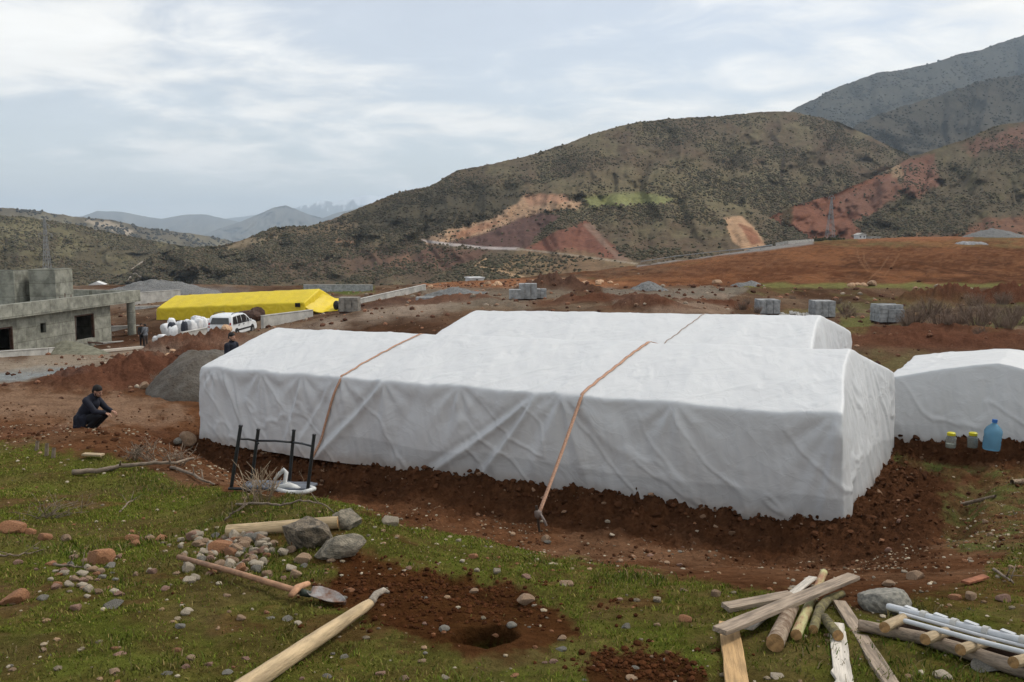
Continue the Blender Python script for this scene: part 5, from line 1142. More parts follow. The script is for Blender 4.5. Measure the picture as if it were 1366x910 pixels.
# boulders out on the plain
bm_ = [rock_mesh('boulder', 600+i, mat('ochre_stone', (.42, .27, .165), .9, .3, 2, .5, 8, rnd=.25) if i == 0 else bpy.data.materials['ochre_stone'], ICO2, 8) for i in range(4)]
for i in range(34):
    if i < 18: u, v, D = random.uniform(570, 840), random.uniform(376, 383), random.uniform(95, 115)
    elif i < 26: u, v, D = random.uniform(1134, 1170), random.uniform(376, 379), 90
    else: u, v, D = random.choice([(208,486),(226,474),(234,468),(300,470),(200,500),(1290,380),(560,400),(955,382)])+(0,); D = {208: 31, 226: 35, 234: 37, 300: 45, 200: 29, 1290: 88, 560: 75, 955: 92}[u]; u += random.uniform(-8, 8)
    p = P(u, v, D); s_ = random.uniform(.16, .5)*(D/95)**.6; o = link('boulder', bm_[i % 4]); o.location = (p.x, p.y, gz(p.x, p.y)+s_*.25); o.scale = (s_*1.2, s_, s_*.75); o.rotation_euler = (random.uniform(-.4, .4), 0, random.uniform(0, 6)); tag(o, 'ochre boulder lying far off on the turned red earth', 'boulder', 'ochre boulders across the plain')

for i, (u, v, w_) in enumerate(((1096,323,2.6),(1104,322.5,3.2),(1112,322,2.8),(1119,322,2.2),(1088,323.5,1.8))):
    p = P(u, v, 385); me = scatter_mesh('olive_bush', PRS, np.c_[RNG.normal(0, w_*.4, 60), RNG.normal(0, w_*.35, 60), np.abs(RNG.normal(.5, .5, 60))], np.c_[[RNG.uniform(.3, .7, 60)]*3].T, RNG.uniform(0, 6, 60), None, np.array([(.05, .05, .025)])*RNG.uniform(.6, 1.3, (60, 1)), False, M_bush)
    me.location = p; tag(me, 'dark olive bush in the clump at the foot of the pylon on the red field', 'bush', 'dark bushes at the foot of the pylon')

for u, v, D, sc in ((225,512,26.5,.5),(240,516,26,.6),(258,505,26,.45),(214,505,27.5,.5),(280,500,25.8,.5)):
    p = P(u, v, D); o = link('dry_shrub', shm[int(u) % 4]); o.location = (p.x, p.y, gz(p.x, p.y)); o.scale = (sc, sc, sc*.8); tag(o, 'low dry shrub growing at the foot of the grey gravel heap', 'shrub', 'dry shrubs by the gravel heap')
# ------------------------------------------------------------------ people
def capsule(a, b, r0, r1, n=14, m=5, fl=1.0):
    """closed tapered capsule as verts, faces"""
    a = Vector(a); b = Vector(b); d = b-a; L = max(d.length, 1e-4); t = d/L; pts = []; rad = []
    for i in range(m): q = math.pi/2*(1-i/m); pts.append(a-t*r0*math.sin(q)); rad.append(max(r0*math.cos(q), 1e-3))
    pts.append(a); rad.append(r0); pts.append(b); rad.append(r1)
    for i in range(1, m+1): q = math.pi/2*i/m; pts.append(b+t*r1*math.sin(q)); rad.append(max(r1*math.cos(q), 1e-3))
    mb = MB(); ref = Vector((0, 1, 0)) if abs(t.y) < .9 else Vector((1, 0, 0)); x = ref.cross(t).normalized(); y = t.cross(x); vs = []
    for p, r in zip(pts, rad):
        for j in range(n): an = 2*math.pi*j/n; vs.append(p+x*math.cos(an)*r*fl+y*math.sin(an)*r)
    k = len(pts); return vs, [(i*n+j, i*n+(j+1) % n, (i+1)*n+(j+1) % n, (i+1)*n+j) for i in range(k-1) for j in range(n)]+[tuple(range(n))[::-1], tuple(range((k-1)*n, k*n))]
def ellip(c, r, M=None):
    V, T = ICO3; vs = []
    for p in V:
        q = Vector((p[0]*r[0], p[1]*r[1], p[2]*r[2])); vs.append(Vector(c)+(M @ q if M is not None else q))
    return vs, [tuple(t) for t in T]
def fuse(name, parts, m, parent, vox=.011, it=3, fac=.5):
    mb = MB()
    for vs, fs in parts: mb.add(vs, fs)
    o = bpy.data.objects.new('tmp', mb.mesh('tmp')); COL.objects.link(o)
    r = o.modifiers.new('r', 'REMESH'); r.mode = 'VOXEL'; r.voxel_size = vox; r.use_smooth_shade = True
    s = o.modifiers.new('s', 'SMOOTH'); s.iterations = it; s.factor = fac
    bpy.context.view_layer.update(); dg = bpy.context.evaluated_depsgraph_get(); me = bpy.data.meshes.new_from_object(o.evaluated_get(dg)); bpy.data.objects.remove(o)
    me.name = name; me.materials.clear(); return link(name, me, m, parent)
M_skin = mat('skin', (.36, .20, .135), .6, .15, 10); M_hair = mat('black_hair', (.012, .01, .009), .7, .3, 40, .4, 80)
M_coat = mat('navy_coat', (.010, .012, .022), .8, .35, 6, .4, 22, dist=.02); M_trou = mat('dark_trousers', (.009, .010, .014), .85, .3, 8, .3, 25); M_shoe = mat('black_shoe', (.014, .014, .016), .45, .2, 12)
def hand(parts, w, d, curl=.5, s=1.0, up=Vector((0, 0, 1)), side=1):
    w = Vector(w); d = Vector(d).normalized(); sx = d.cross(up).normalized(); nrm = sx.cross(d)
    parts.append(capsule(w, w+d*.085*s, .026*s, .036*s, 12, 4, .55)); parts.append(capsule(w+d*.05*s-sx*.018*s, w+d*.085*s+sx*.02*s, .024*s, .022*s, 10, 3))
    for i, (off, L) in enumerate(((-.030, .066), (-.010, .076), (.010, .072), (.029, .056))):
        a = w+d*.09*s+sx*off*s; b = a+(d*math.cos(curl)-nrm*math.sin(curl))*L*.5*s; c = b+(d*math.cos(curl*2.1)-nrm*math.sin(curl*2.1))*L*.5*s
        parts.append(capsule(a-d*.02*s, b, .0095*s, .009*s, 8, 3)); parts.append(capsule(b, c, .009*s, .0075*s, 8, 3))
    a = w+d*.03*s-sx*.03*s*side; b = a+(d*.75-sx*side*.55-nrm*.2)*.045*s; parts.append(capsule(a, b, .012*s, .011*s, 8, 3)); parts.append(capsule(b, b+(d*.9-sx*side*.1-nrm*.35)*.032*s, .011*s, .009*s, 8, 3))
def headparts(c, yaw_pitch, s=1.0):
    c = Vector(c); M = Matrix.Rotation(yaw_pitch[0], 3, 'Z') @ Matrix.Rotation(yaw_pitch[1], 3, 'Y')   # faces +X
    f = lambda x, y, z: c+M @ (Vector((x, y, z))*s)
    sk = [ellip(f(-.012, 0, .03), (.098*s, .076*s, .098*s), M), ellip(f(.022, 0, -.035), (.074*s, .062*s, .085*s), M), ellip(f(.045, 0, -.088), (.038*s, .036*s, .026*s), M), ellip(f(.062, 0, .030), (.026*s, .055*s, .016*s), M),
          capsule(f(.088, 0, .018), f(.110, 0, -.022), .010*s, .015*s, 8, 3), ellip(f(.085, 0, -.062), (.013*s, .026*s, .008*s), M), ellip(f(.085, 0, -.074), (.012*s, .022*s, .008*s), M)]
    for e in (-1, 1): sk += [ellip(f(-.005, e*.078, -.008), (.022*s, .009*s, .033*s), M), ellip(f(.055, e*.040, -.030), (.03*s, .022*s, .024*s), M)]
    hr = [ellip(f(-.020, 0, .050), (.102*s, .083*s, .092*s), M), ellip(f(-.055, 0, -.005), (.060*s, .076*s, .070*s), M)]
    bd = [ellip(f(.052, 0, -.090), (.044*s, .045*s, .032*s), M), ellip(f(.092, 0, -.050), (.012*s, .028*s, .008*s), M)]
    for e in (-1, 1): bd.append(capsule(f(.012, e*.066, -.035), f(.045, e*.042, -.088), .013*s, .017*s, 8, 3))
    ey = []
    for e in (-1, 1): ey += [ellip(f(.079, e*.031, .004), (.010*s, .013*s, .008*s), M), ellip(f(.084, e*.031, .026), (.007*s, .02*s, .005*s), M)]
    return sk, hr, bd, ey
# the man squatting on the dirt, seen from his right side, arms resting on his knees
mp_ = P(121, 577, 18.5); mp_.z = gz(mp_.x, mp_.y)+.03
man = thing('person', 'person in dark navy coat squatting on the red dirt with arms resting on knees', 'person', mp_, R(-6))
hc = (.20, 0, .885); sk, hr, bd, ey = headparts(hc, (R(-4), R(26)))
sk.append(capsule((.10, 0, .76), (.165, 0, .83), .055, .052)); sk += [capsule((-.13, 0, .30), (.07, 0, .68), .10, .10, 14, 5, 1), capsule((.07, -.15, .70), (.07, .15, .70), .06, .06)]
for e in (-1, 1):
    sk += [capsule((-.12, e*.10, .27), (.30, e*.15, .40), .075, .052), capsule((.30, e*.15, .40), (.02, e*.12, .09), .050, .034), capsule((0, e*.12, .05), (.17, e*.13, .035), .034, .03),
           capsule((.07, e*.19, .70), (.24, e*.21, .50), .045, .036), capsule((.24, e*.21, .50), (.42, e*.12, .455), .034, .024)]
    hand(sk, (.42, e*.12, .452), (.9, -e*.25, -.28), .55, 1.0, side=e)
fuse('body', sk, M_skin, man, .0075, 2, .4); fuse('hair', hr, M_hair, man, .008, 2); fuse('beard', bd, M_hair, man, .007, 1); fuse('eyes', ey, M_hair, man, .0045, 1, .3)
ct = [capsule((-.15, 0, .33), (.065, 0, .70), .165, .135, 18, 6, .92), capsule((.055, -.165, .715), (.055, .165, .715), .085, .085), capsule((-.07, 0, .45), (.08, 0, .62), .16, .14, 18, 5), capsule((.07, 0, .77), (.13, 0, .80), .072, .066),
      capsule((-.17, -.13, .30), (-.17, .13, .30), .11, .11), capsule((-.235, -.17, .16), (-.235, .17, .16), .045, .045), capsule((-.235, -.15, .16), (-.19, -.14, .34), .05, .08), capsule((-.235, .15, .16), (-.19, .14, .34), .05, .08), capsule((-.235, 0, .165), (-.19, 0, .34), .05, .1),
      capsule((-.235, -.19, .17), (-.02, -.21, .17), .03, .035), capsule((-.02, -.21, .17), (-.02, -.17, .34), .035, .08), capsule((-.235, .19, .17), (-.02, .21, .17), .03, .035), capsule((-.02, .21, .17), (-.02, .17, .34), .035, .08), capsule((-.13, -.21, .17), (-.12, -.17, .34), .04, .08), capsule((-.13, .21, .17), (-.12, .17, .34), .04, .08)]
for e in (-1, 1): ct += [capsule((.055, e*.19, .71), (.24, e*.21, .50), .078, .062), capsule((.24, e*.21, .50), (.395, e*.13, .462), .06, .047)]
fuse('coat', ct, M_coat, man, .011, 4)
tr = []
for e in (-1, 1): tr += [capsule((-.10, e*.10, .28), (.29, e*.15, .405), .10, .078), capsule((.29, e*.15, .40), (.03, e*.12, .12), .076, .06)]
tr.append(capsule((-.12, -.08, .27), (-.12, .08, .27), .11, .11)); fuse('trousers', tr, M_trou, man, .011, 3)
for e in (-1, 1): fuse('shoe', [capsule((-.05, e*.12, .05), (.10, e*.13, .045), .048, .045), capsule((.10, e*.13, .040), (.19, e*.14, .034), .044, .034), capsule((-.05, e*.12, .05), (-.03, e*.12, .12), .045, .05)], M_shoe, man, .009, 2)
def standing(loc, rz, label, H=1.74, coat=M_coat, trou=M_trou, turn=0, armbend=0, vox=.016):
    s = H/1.74; t = thing('person', label, 'person', loc, rz); v = lambda x, y, z: (x*s, y*s, z*s)
    sk, hr, bd, ey = headparts(v(.03, 0, 1.60), (turn, R(8)), s)
    sk += [capsule(v(0, 0, 1.44), v(.02, 0, 1.54), .055*s, .052*s), capsule(v(0, 0, .98), v(0, 0, 1.34), .10*s, .10*s), capsule(v(0, -.15, 1.40), v(0, .15, 1.40), .055*s, .055*s)]
    ct = [capsule(v(0, 0, .92), v(0, 0, 1.34), .16*s, .155*s, 18, 6, .78), capsule(v(0, -.16, 1.40), v(0, .16, 1.40), .075*s, .075*s), capsule(v(0, 0, 1.42), v(.01, 0, 1.48), .08*s, .068*s), capsule(v(0, -.06, .90), v(0, .06, .90), .14*s, .14*s)]; tr = []
    for e in (-1, 1):
        el = (.02+.06*armbend, e*.25, 1.13); wr = (.10+.2*armbend, e*(.25-.08*armbend), .89+.2*armbend)
        sk += [capsule(v(0, e*.19, 1.39), v(*el), .046*s, .036*s), capsule(v(*el), v(*wr), .034*s, .024*s), capsule(v(0, e*.09, .92), v(.02, e*.10, .49), .08*s, .052*s), capsule(v(.02, e*.10, .49), v(0, e*.11, .09), .05*s, .034*s), capsule(v(0, e*.11, .05), v(.15, e*.13, .035), .034*s, .03*s)]
        hand(sk, v(*wr), (.35, 0, -.9) if not armbend else (.9, -e*.3, -.2), .35, s, up=Vector((1, 0, .2)), side=e)
        ct += [capsule(v(0, e*.19, 1.39), v(*el), .074*s, .060*s), capsule(v(*el), v(*(Vector(el).lerp(Vector(wr), .9))), .058*s, .046*s)]
        tr += [capsule(v(0, e*.085, .94), v(.02, e*.10, .49), .105*s, .075*s), capsule(v(.02, e*.10, .49), v(0, e*.11, .10), .073*s, .062*s)]
        fuse('shoe', [capsule(v(-.04, e*.11, .048), v(.14, e*.13, .04), .05*s, .042*s)], M_shoe, t, .012, 2)
    fuse('body', sk, M_skin, t, .0085, 2, .4); fuse('hair', hr, M_hair, t, .01, 2); fuse('beard', bd, M_hair, t, .008, 1); fuse('coat', ct, coat, t, vox, 3); fuse('trousers', tr, trou, t, vox, 3); return t
p = P(309, 470, 24.6); p.z = CAMZ-kq(312, 443.5)[1]*24.6-1.75; standing(p, R(-20), 'person in dark jacket standing behind the left end of the long white tent', 1.76, turn=R(-10))
p = P(190, 462, 69); p.z = gz(p.x, p.y)-.02; standing(p, R(-60), 'person in dark clothes standing on the left of two men near the concrete building', 1.76, mat('charcoal_jacket', (.03, .032, .036), .85, .3, 6), M_trou)
p = P(194.8, 462, 68.6); p.z = gz(p.x, p.y)-.02; standing(p, R(150), 'person in grey top standing on the right of two men near the concrete building', 1.74, mat('grey_jacket', (.16, .17, .19), .85, .3, 6), mat('brown_trousers', (.06, .045, .04), .85, .3, 6), armbend=.6)

# ------------------------------------------------------------------ foreground: stones
ROCKC = {'grey': ((.27, .25, .21), (.15, .14, .12)), 'pale': ((.50, .43, .33), (.33, .27, .20)), 'orange': ((.40, .20, .10), (.25, .115, .06)), 'tan': ((.38, .26, .17), (.24, .16, .10)), 'pink': ((.34, .21, .155), (.22, .13, .095))}
MR = {k: mat(k+'_limestone', a, .92, .3, 9, .7, 30, col2=b, dist=.02, rnd=.22) for k, (a, b) in ROCKC.items()}
RMESH = {k: [rock_mesh('stone', 700+i*7+j*31, MR[k], ICO3, 14 if i % 2 else 8, .16, dmin=.45, dmax=.88) for i in range(6)] for j, k in enumerate(ROCKC)}
def stone(u, v, wpx, kind, label=None, group=None, asp=.72, sink=.30, depth=.8, name='stone', cat='stone', mesh=None):
    wpx *= 1.12; p = hit(u, v); w = wpx/F*math.hypot(p.x, p.y)*.5
    o = link(name, mesh or random.choice(RMESH[kind])); h = w*asp; o.scale = (w, w*depth, h); o.location = (p.x, p.y+w*.3, gz(p.x, p.y+w*.3)+h*(1-2*sink)); o.rotation_euler = (random.uniform(-.15, .15), random.uniform(-.15, .15), random.uniform(-.5, .5))
    return tag(o, label, cat, group)
def big_rock(u, v, w, h, kind, label, seed, ry=0, rz=0, depth=.8, sink=.2, cuts=14, col=None, rough=.24):
    m = col or MR[kind]; me = rock_mesh('rock', seed, m, ICO4, cuts, rough, True, dmin=.45, dmax=.85); me.set_sharp_from_angle(angle=R(24)); p = hit(u, v); s = math.hypot(p.x, p.y)/F*.5
    o = link('rock', me); o.scale = (w*s, w*s*depth, h*s*(1+sink)); o.location = (p.x, p.y+w*s*depth*.7, gz(p.x, p.y+w*s*.4)+h*s*(1-sink)); o.rotation_euler = (0, ry, rz); return tag(o, label, 'rock')
M_lich = mat('lichen_rock', (.40, .32, .23), .95, .3, 3.2, .9, 14, col2=(.10, .09, .072), dist=.06); M_lich2 = mat('grey_rock', (.45, .385, .29), .95, .3, 3, .8, 14, col2=(.17, .155, .12), dist=.06)
big_rock(404, 735, 70, 46, 'grey', 'dark lichen covered pointed rock leaning on the short pale log', 801, R(-8), .2, .8, col=M_lich)
big_rock(448, 745, 84, 30, 'grey', 'flat grey angular rock at the edge of the dug red soil', 812, R(-5), -.1, .7, col=M_lich2, cuts=11); big_rock(464, 706, 50, 24, 'grey', 'grey rock at the right end of the short pale log', 823, R(15), .4, col=M_lich2)
big_rock(1189, 820, 70, 34, 'grey', 'rounded grey boulder at the end of the white pipes', 834, 0, .1, 1.0, .3, 1, mat('boulder_grey', (.33, .31, .26), .9, .3, 5, .5, 25, col2=(.15, .145, .125)), .26)
def rk(u, v, w, kind, label, asp=.7, group=None): stone(u, v, w, kind, label, group, asp)
rk(519, 700, 24, 'pale', 'pale stone on the grass just right of the grey rocks', .75); rk(15, 710, 27, 'orange', 'orange stone at the left edge beside a smaller orange one', .65); rk(40, 712, 12, 'orange', 'small orange stone next to the bigger orange one at the left edge', .7)
rk(58, 720, 17, 'orange', 'light orange stone just right of the two orange stones at the left edge', .6); rk(18, 806, 34, 'orange', 'wide orange stone lowest at the left edge of the grass', .55); rk(131, 752, 34, 'orange', 'rough crumbly orange brown stone alone in the left grass', .75)
rk(148, 811, 28, 'grey', 'jagged grey stone below the crumbly orange stone', .45); rk(175, 722, 16, 'orange', 'orange stone above the crumbly orange stone, with another touching it', .7); rk(180, 728, 15, 'orange', 'orange stone touching another just above the crumbly orange stone', .7); rk(215, 721, 16, 'orange', 'reddish stone to the left of the stone pile by the short log', .7)
rk(292, 737, 30, 'orange', 'rust orange lump in the middle of the stone pile by the short log', .7); rk(398, 729, 20, 'orange', 'orange stone propped against the foot of the dark pointed rock', .9); rk(387, 737, 14, 'tan', 'small tan stone beside the orange stone under the dark rock', .8); rk(403, 751, 22, 'tan', 'tan stone between the shovel blade and the flat grey rock', .7)
rk(701, 806, 25, 'tan', 'smooth tan stone on the dug soil above the post hole', .6); rk(756, 781, 20, 'tan', 'long tan stone on the grass to the right of the dug soil', .5); rk(631, 745, 12, 'orange', 'small orange stone on the grass in the middle', .7); rk(662, 765, 11, 'pale', 'upright pale stone on the grass in the middle', 1.0)
rk(729, 722, 12, 'tan', 'tan stone just below the strap peg in the dirt', .9); rk(955, 796, 14, 'tan', 'tan stone to the left of the stacked planks', .8); rk(914, 829, 17, 'orange', 'orange stone on the grass to the left of the crossed planks', .7); rk(876, 803, 12, 'pale', 'squarish pale stone on the grass left of the crossed planks', .8); rk(835, 838, 12, 'grey', 'grey stone above the lower dug soil patch', .7)
rk(1341, 803, 17, 'pink', 'pinkish stone on the dirt to the right of the round boulder', .7); rk(1297, 800, 16, 'tan', 'tan stone on the dirt above the white pipes', .7); rk(1275, 800, 14, 'orange', 'orange stone on the dirt just right of the round boulder', .6); rk(1186, 782, 16, 'tan', 'tan stone behind the round boulder', .6); rk(1225, 772, 22, 'tan', 'tan stone at the edge of the trench behind the boulder', .5)
rk(250, 592, 22, 'tan', 'rounded tan stone at the left foot of the long tent', .9); rk(238, 592, 12, 'grey', 'grey stone on the dirt to the left of the tent corner', .7); rk(1260, 905, 22, 'pale', 'pale stone lying in the grass below the long pole', .5); rk(1320, 895, 34, 'grey', 'flat grey stone below the long pole at the right edge', .45); rk(1110, 850, 12, 'pale', 'white stone beside the broken white plank', .6); rk(1036, 905, 20, 'pale', 'pale flat stone at the bottom edge by the yellow plank', .4)
for u, v, w, k, l in ((193,519,19,'tan','tan boulder at the foot of the grey gravel heap'), (203,519,7,'pale','small pale stone next to the tan boulder by the gravel heap'), (248,518,20,'orange','orange boulder between the gravel heap and the tent corner'), (183,517,8,'pale','white stone left of the tan boulder by the gravel heap')):
    p = hit(u, v, 0, 14); ww_ = w/F*p.y*.5; o = link('stone', RMESH[k][1]); o.scale = (ww_, ww_*.8, ww_*.7); o.location = (p.x, p.y, p.z+ww_*.35); tag(o, l, 'stone')
# the heap of small stones by the short log
for i in range(110):
    t_ = random.random(); u = random.gauss(318, 46); v = 716+abs(random.gauss(12, 20)); 
    if not (240 < u < 425 and 702 < v < 790) or (372 < u < 425 and v < 738): u, v = random.uniform(250, 365), random.uniform(712, 768)
    stone(u, v, random.uniform(7, 19), random.choices(['pale', 'tan', 'orange', 'grey', 'pink'], [7, 4, 1, 1.5, 1.5])[0], 'small stone in the loose stone pile around the shovel handle and short log', 'stones in the pile by the short log', random.uniform(.6, .85), .2)
for i in range(46):
    u, v = random.gauss(120, 55), random.gauss(772, 24)
    if u < 2: u = random.uniform(0, 200)
    stone(u, v, random.uniform(6, 15), random.choices(['pale', 'tan', 'orange', 'grey', 'pink'], [4, 4, 2, 1.5, 3])[0], 'small loose stone among others on the left grass below the crumbly orange stone', 'stones on the left grass', random.uniform(.5, .8), .3)
for i in range(88):
    u, v = random.uniform(0, 1366), random.uniform(690, 908)
    if v < 690+max(0, (u-480))*.11 or (900 < u < 1366 and v > 790): u, v = random.uniform(150, 900), random.uniform(790, 908)
    stone(u, v, random.uniform(5, 15)*(v/800)**1.5, random.choices(['pale', 'tan', 'orange', 'grey', 'pink'], [4, 4, 2, 2, 3])[0], 'small stone scattered singly over the foreground grass', 'stones scattered over the grass', random.uniform(.35, .7), .35)
for i in range(34):
    u, v = random.choice([(random.uniform(1160, 1366), random.uniform(690, 790)), (random.uniform(520, 1000), random.uniform(690, 770))]); stone(u, v, random.uniform(4, 9), random.choice(['pale', 'tan', 'orange', 'pink']), 'small stone lying on the bare red dirt around the tents', 'stones on the bare dirt', random.uniform(.5, .8), .3)
# ------------------------------------------------------------------ foreground: timber
def logthing(name, label, pts, rad, m=M_bark, n=16, seed=0, cat='log', sub=8, wob=.06, group=None, ends=True):
    pts = [Vector(p) for p in pts]; o = pts[0].copy(); rad = list(rad) if hasattr(rad, '__len__') else [rad]*len(pts); path = []; rr = []
    for i in range(len(pts)-1):
        for k in range(sub): t = k/sub; path.append(pts[i].lerp(pts[i+1], t)); rr.append(rad[i]*(1-t)+rad[i+1]*t)
    path.append(pts[-1]); rr.append(rad[-1])
    xd = (pts[-1]-pts[0]).normalized(); yd = Vector((0, 0, 1)).cross(xd).normalized(); FM = Matrix((xd, yd, xd.cross(yd))).transposed(); FI = FM.transposed()
    path = [FI @ (p-o) for p in path]; o2 = o; o = Vector((0, 0, 0)); mb = MB(); mb.tube(path, rr, n, False); V = mb.v
    for i in range(len(path)):
        for j in range(n):
            q = V[i*n+j]; c = path[i]-o; k = 1+wob*float(fbm(i*.45+seed, math.cos(j/n*6.283)*1.2+seed, 3, seed+int(3*math.sin(j/n*6.283)+9))); V[i*n+j] = c+(q-c)*k
    ob = thing(name, label, cat, o2, 0, group); ob.rotation_euler = FM.to_euler(); mb.build('trunk' if cat == 'log' else 'shaft', m, ob, True)
    if ends:
        for c, r_, d in ((0, rr[0], (path[0]-path[1]).normalized()), (len(path)-1, rr[-1], (path[-1]-path[-2]).normalized())):
            e = MB(o); ring = [Vector(V[c*n+j])+o+d*.001 for j in range(n)]; cen = sum(ring, Vector())/n
            vs = [q for q in ring]+[cen+(q-cen)*.5+d*.002 for q in ring]+[cen+d*.003]; e.add(vs, [(j, (j+1) % n, n+(j+1) % n, n+j) for j in range(n)]+[(n+j, n+(j+1) % n, 2*n) for j in range(n)]); e.build('cut_end', M_end, ob)
    return ob
def plankthing(label, a, b, w, th, m, seed=0, roll=0, rag=.0, name='plank', bend=0):
    a = Vector(a); b = Vector(b); o = a.copy(); d = (b-a); L = d.length; x = d/L; y = Vector((0, 0, 1)).cross(x).normalized(); z = x.cross(y); Mr = Matrix.Rotation(roll, 3, x); y = Mr @ y; z = Mr @ z; n = 22; vs = []
    r_ = random.Random(seed); ph = r_.uniform(0, 9)
    for i in range(n):
        t = i/(n-1); c = x*L*t+z*(bend*math.sin(math.pi*t)); e0 = 1+.10*float(fbm(t*5+ph, 0, 3, seed))+(rag*r_.uniform(-1, 1) if t > .75 else 0); e1 = 1+.10*float(fbm(t*5+ph, 5, 3, seed+1))+(rag*r_.uniform(-1, 1) if t > .75 else 0)
        cut = .02*r_.uniform(-1, 1) if i in (0, n-1) else 0
        vs += [o+c-y*w/2*e0-z*th/2, o+c+y*w/2*e1-z*th/2+x*cut, o+c+y*w/2*e1+z*th/2+x*cut, o+c-y*w/2*e0+z*th/2]
    FM = Matrix((x, y, z)).transposed(); mb = MB(); mb.add([FM.transposed() @ (p-o) for p in vs], [(i*4+j, i*4+(j+1) % 4, i*4+4+(j+1) % 4, i*4+4+j) for i in range(n-1) for j in range(4)]+[(0, 1, 2, 3), (n*4-4, n*4-1, n*4-2, n*4-3)])
    ob = mb.build(name, m, None, False, bevel=.003); ob.location = o; ob.rotation_euler = FM.to_euler(); return tag(ob, label, 'plank')
# long peeled pole at the bottom and short log by the rocks
a, b = hit(505, 797, .035), hit(330, 915, .04)
ax_ = (b-a).normalized()
pole = logthing('peeled_pole', 'long thick peeled pole lying diagonally on the grass, torn bark at its upper end', [a+ax_*.10, a+ax_*.2, a+(b-a)*.5+Vector((.0, 0, 0)), b, b+(b-a)*.5], [.022, .028, .034, .039, .040], M_pale, 20, 3, sub=10, wob=.05)
PI_ = pole.rotation_euler.to_matrix().transposed(); mb = MB(); mb.tube([PI_ @ (q-pole.location) for q in [a+ax_*.12+Vector((.01, 0, .01)), a+ax_*.03+Vector((.0, 0, .025)), a-ax_*.03+Vector((.015, 0, .03)), a-ax_*.06+Vector((.03, -.01, .015))]], [.020, .018, .015, .009], 10); mb.build('bark_fork', mat('torn_bark', (.36, .31, .25), .9, .35, 20, .6, 40), pole, True)
a, b = hit(304, 709, .05), hit(452, 697, .05); logthing('short_log', 'pale peeled log lying behind the dark pointed rock', [a, b], [.045, .042], M_pale, 16, 5)
# shovel
sa, sb, sc_ = hit(238, 743, .045), hit(398, 789, .05), hit(452, 803, .02)
sh = thing('shovel', 'shovel with wooden handle and footrest lying among the stones', 'shovel', sb); mb = MB(sb); mb.tube([sa, sa.lerp(sb, .5)+Vector((0, 0, .006)), sb], [.015, .016, .017], 10); mb.build('handle', mat('worn_handle', (.34, .19, .11), .65, .3, 12, .2, 40), sh, True)
dx_ = (sc_-sb).normalized(); sd2 = Vector((0, 0, 1)).cross(dx_).normalized(); up_ = dx_.cross(sd2)
mb = MB(sb); mb.tube([sb-sd2*.085+dx_*.0+up_*.012, sb-dx_*.005+up_*.02, sb+sd2*.085+dx_*.012+up_*.012], [.017, .022, .017], 10, True, .8); mb.build('footrest', mat('footrest_wood', (.46, .25, .14), .75, .25, 14, .2, 40), sh, True)
mb = MB(sb); mb.tube([sb+dx_*.015, sb+dx_*.07], [.02, .016], 10); mb.build('socket', mat('green_iron', (.04, .05, .04), .6, .3, 20), sh, True)
V = []; L_ = .205; nu_, nv_ = 17, 15
for i in range(nu_):
    t = i/(nu_-1); wv = .064*(min(1, .55+t*3) if t < .15 else 1)*(1-max(0, (t-.55)/.45)**2*.96)
    for j in range(nv_): s_ = j/(nv_-1)*2-1; p = dx_*(.06+L_*t)+sd2*(wv*s_)+up_*(.024*s_*s_-.010+.015*(1-t)); V.append(tuple(p))
me = mesh_np('blade', np.array(V), grid_faces(nu_, nv_)); bl_ = link('blade', me, mat('worn_blade', (.30, .29, .28), .45, .3, 14, .15, 50, col2=(.15, .075, .045), metal=.35), sh); sol = bl_.modifiers.new('thickness', 'SOLIDIFY'); sol.thickness = .003
# crossed planks and split logs at the right
def H(u, v, off): return hit(u, v, off)
plankthing('dark grey plank under the crossed planks, pointing left', H(966, 811, .02), H(1056, 794, .03), .075, .025, M_grain, 2)
plankthing('yellow plank sticking out at the bottom under the crossed planks', H(972, 832, .02), H(985, 925, .02), .088, .022, M_yplank, 3)
plankthing('narrow white board under the long grey plank', H(998, 838, .03), H(1085, 770, .05), .045, .012, M_wplank, 4)
logthing('split_log', 'log with flaky bark and a round cut end under the long grey plank', [H(1034, 858, .036), H(1056, 810, .036)], [.038, .034], M_bark, 18, 7)
logthing('split_log', 'thin log with green and red stripped bark crossing under the long grey plank', [H(1062, 847, .03), H(1099, 764, .045)], [.024, .022], M_green, 16, 8)
logthing('split_log', 'thin crooked mossy log, longest of the mossy pieces', [H(1085, 840, .025), H(1094, 812, .028), H(1104, 800, .035), H(1124, 792, .035)], [.021, .023, .022, .018], M_moss, 14, 9)
logthing('split_log', 'short mossy log with orange cut end lying over the white plank', [H(1118, 848, .045), H(1100, 824, .03)], [.024, .021], M_moss, 14, 10)
plankthing('broken white plank with ragged end at the bottom', H(1116, 832, .015), H(1128, 925, .015), .068, .014, M_wplank, 11, rag=.35)
plankthing('weathered brown plank sloping down to the bottom right of the white plank', H(1119, 803, .03), H(1192, 918, .02), .064, .02, M_grain, 12)
plankthing('long grey plank lying on top of the crossed pile', H(959, 842, .085), H(1138, 769, .095), .075, .022, M_grain, 13)
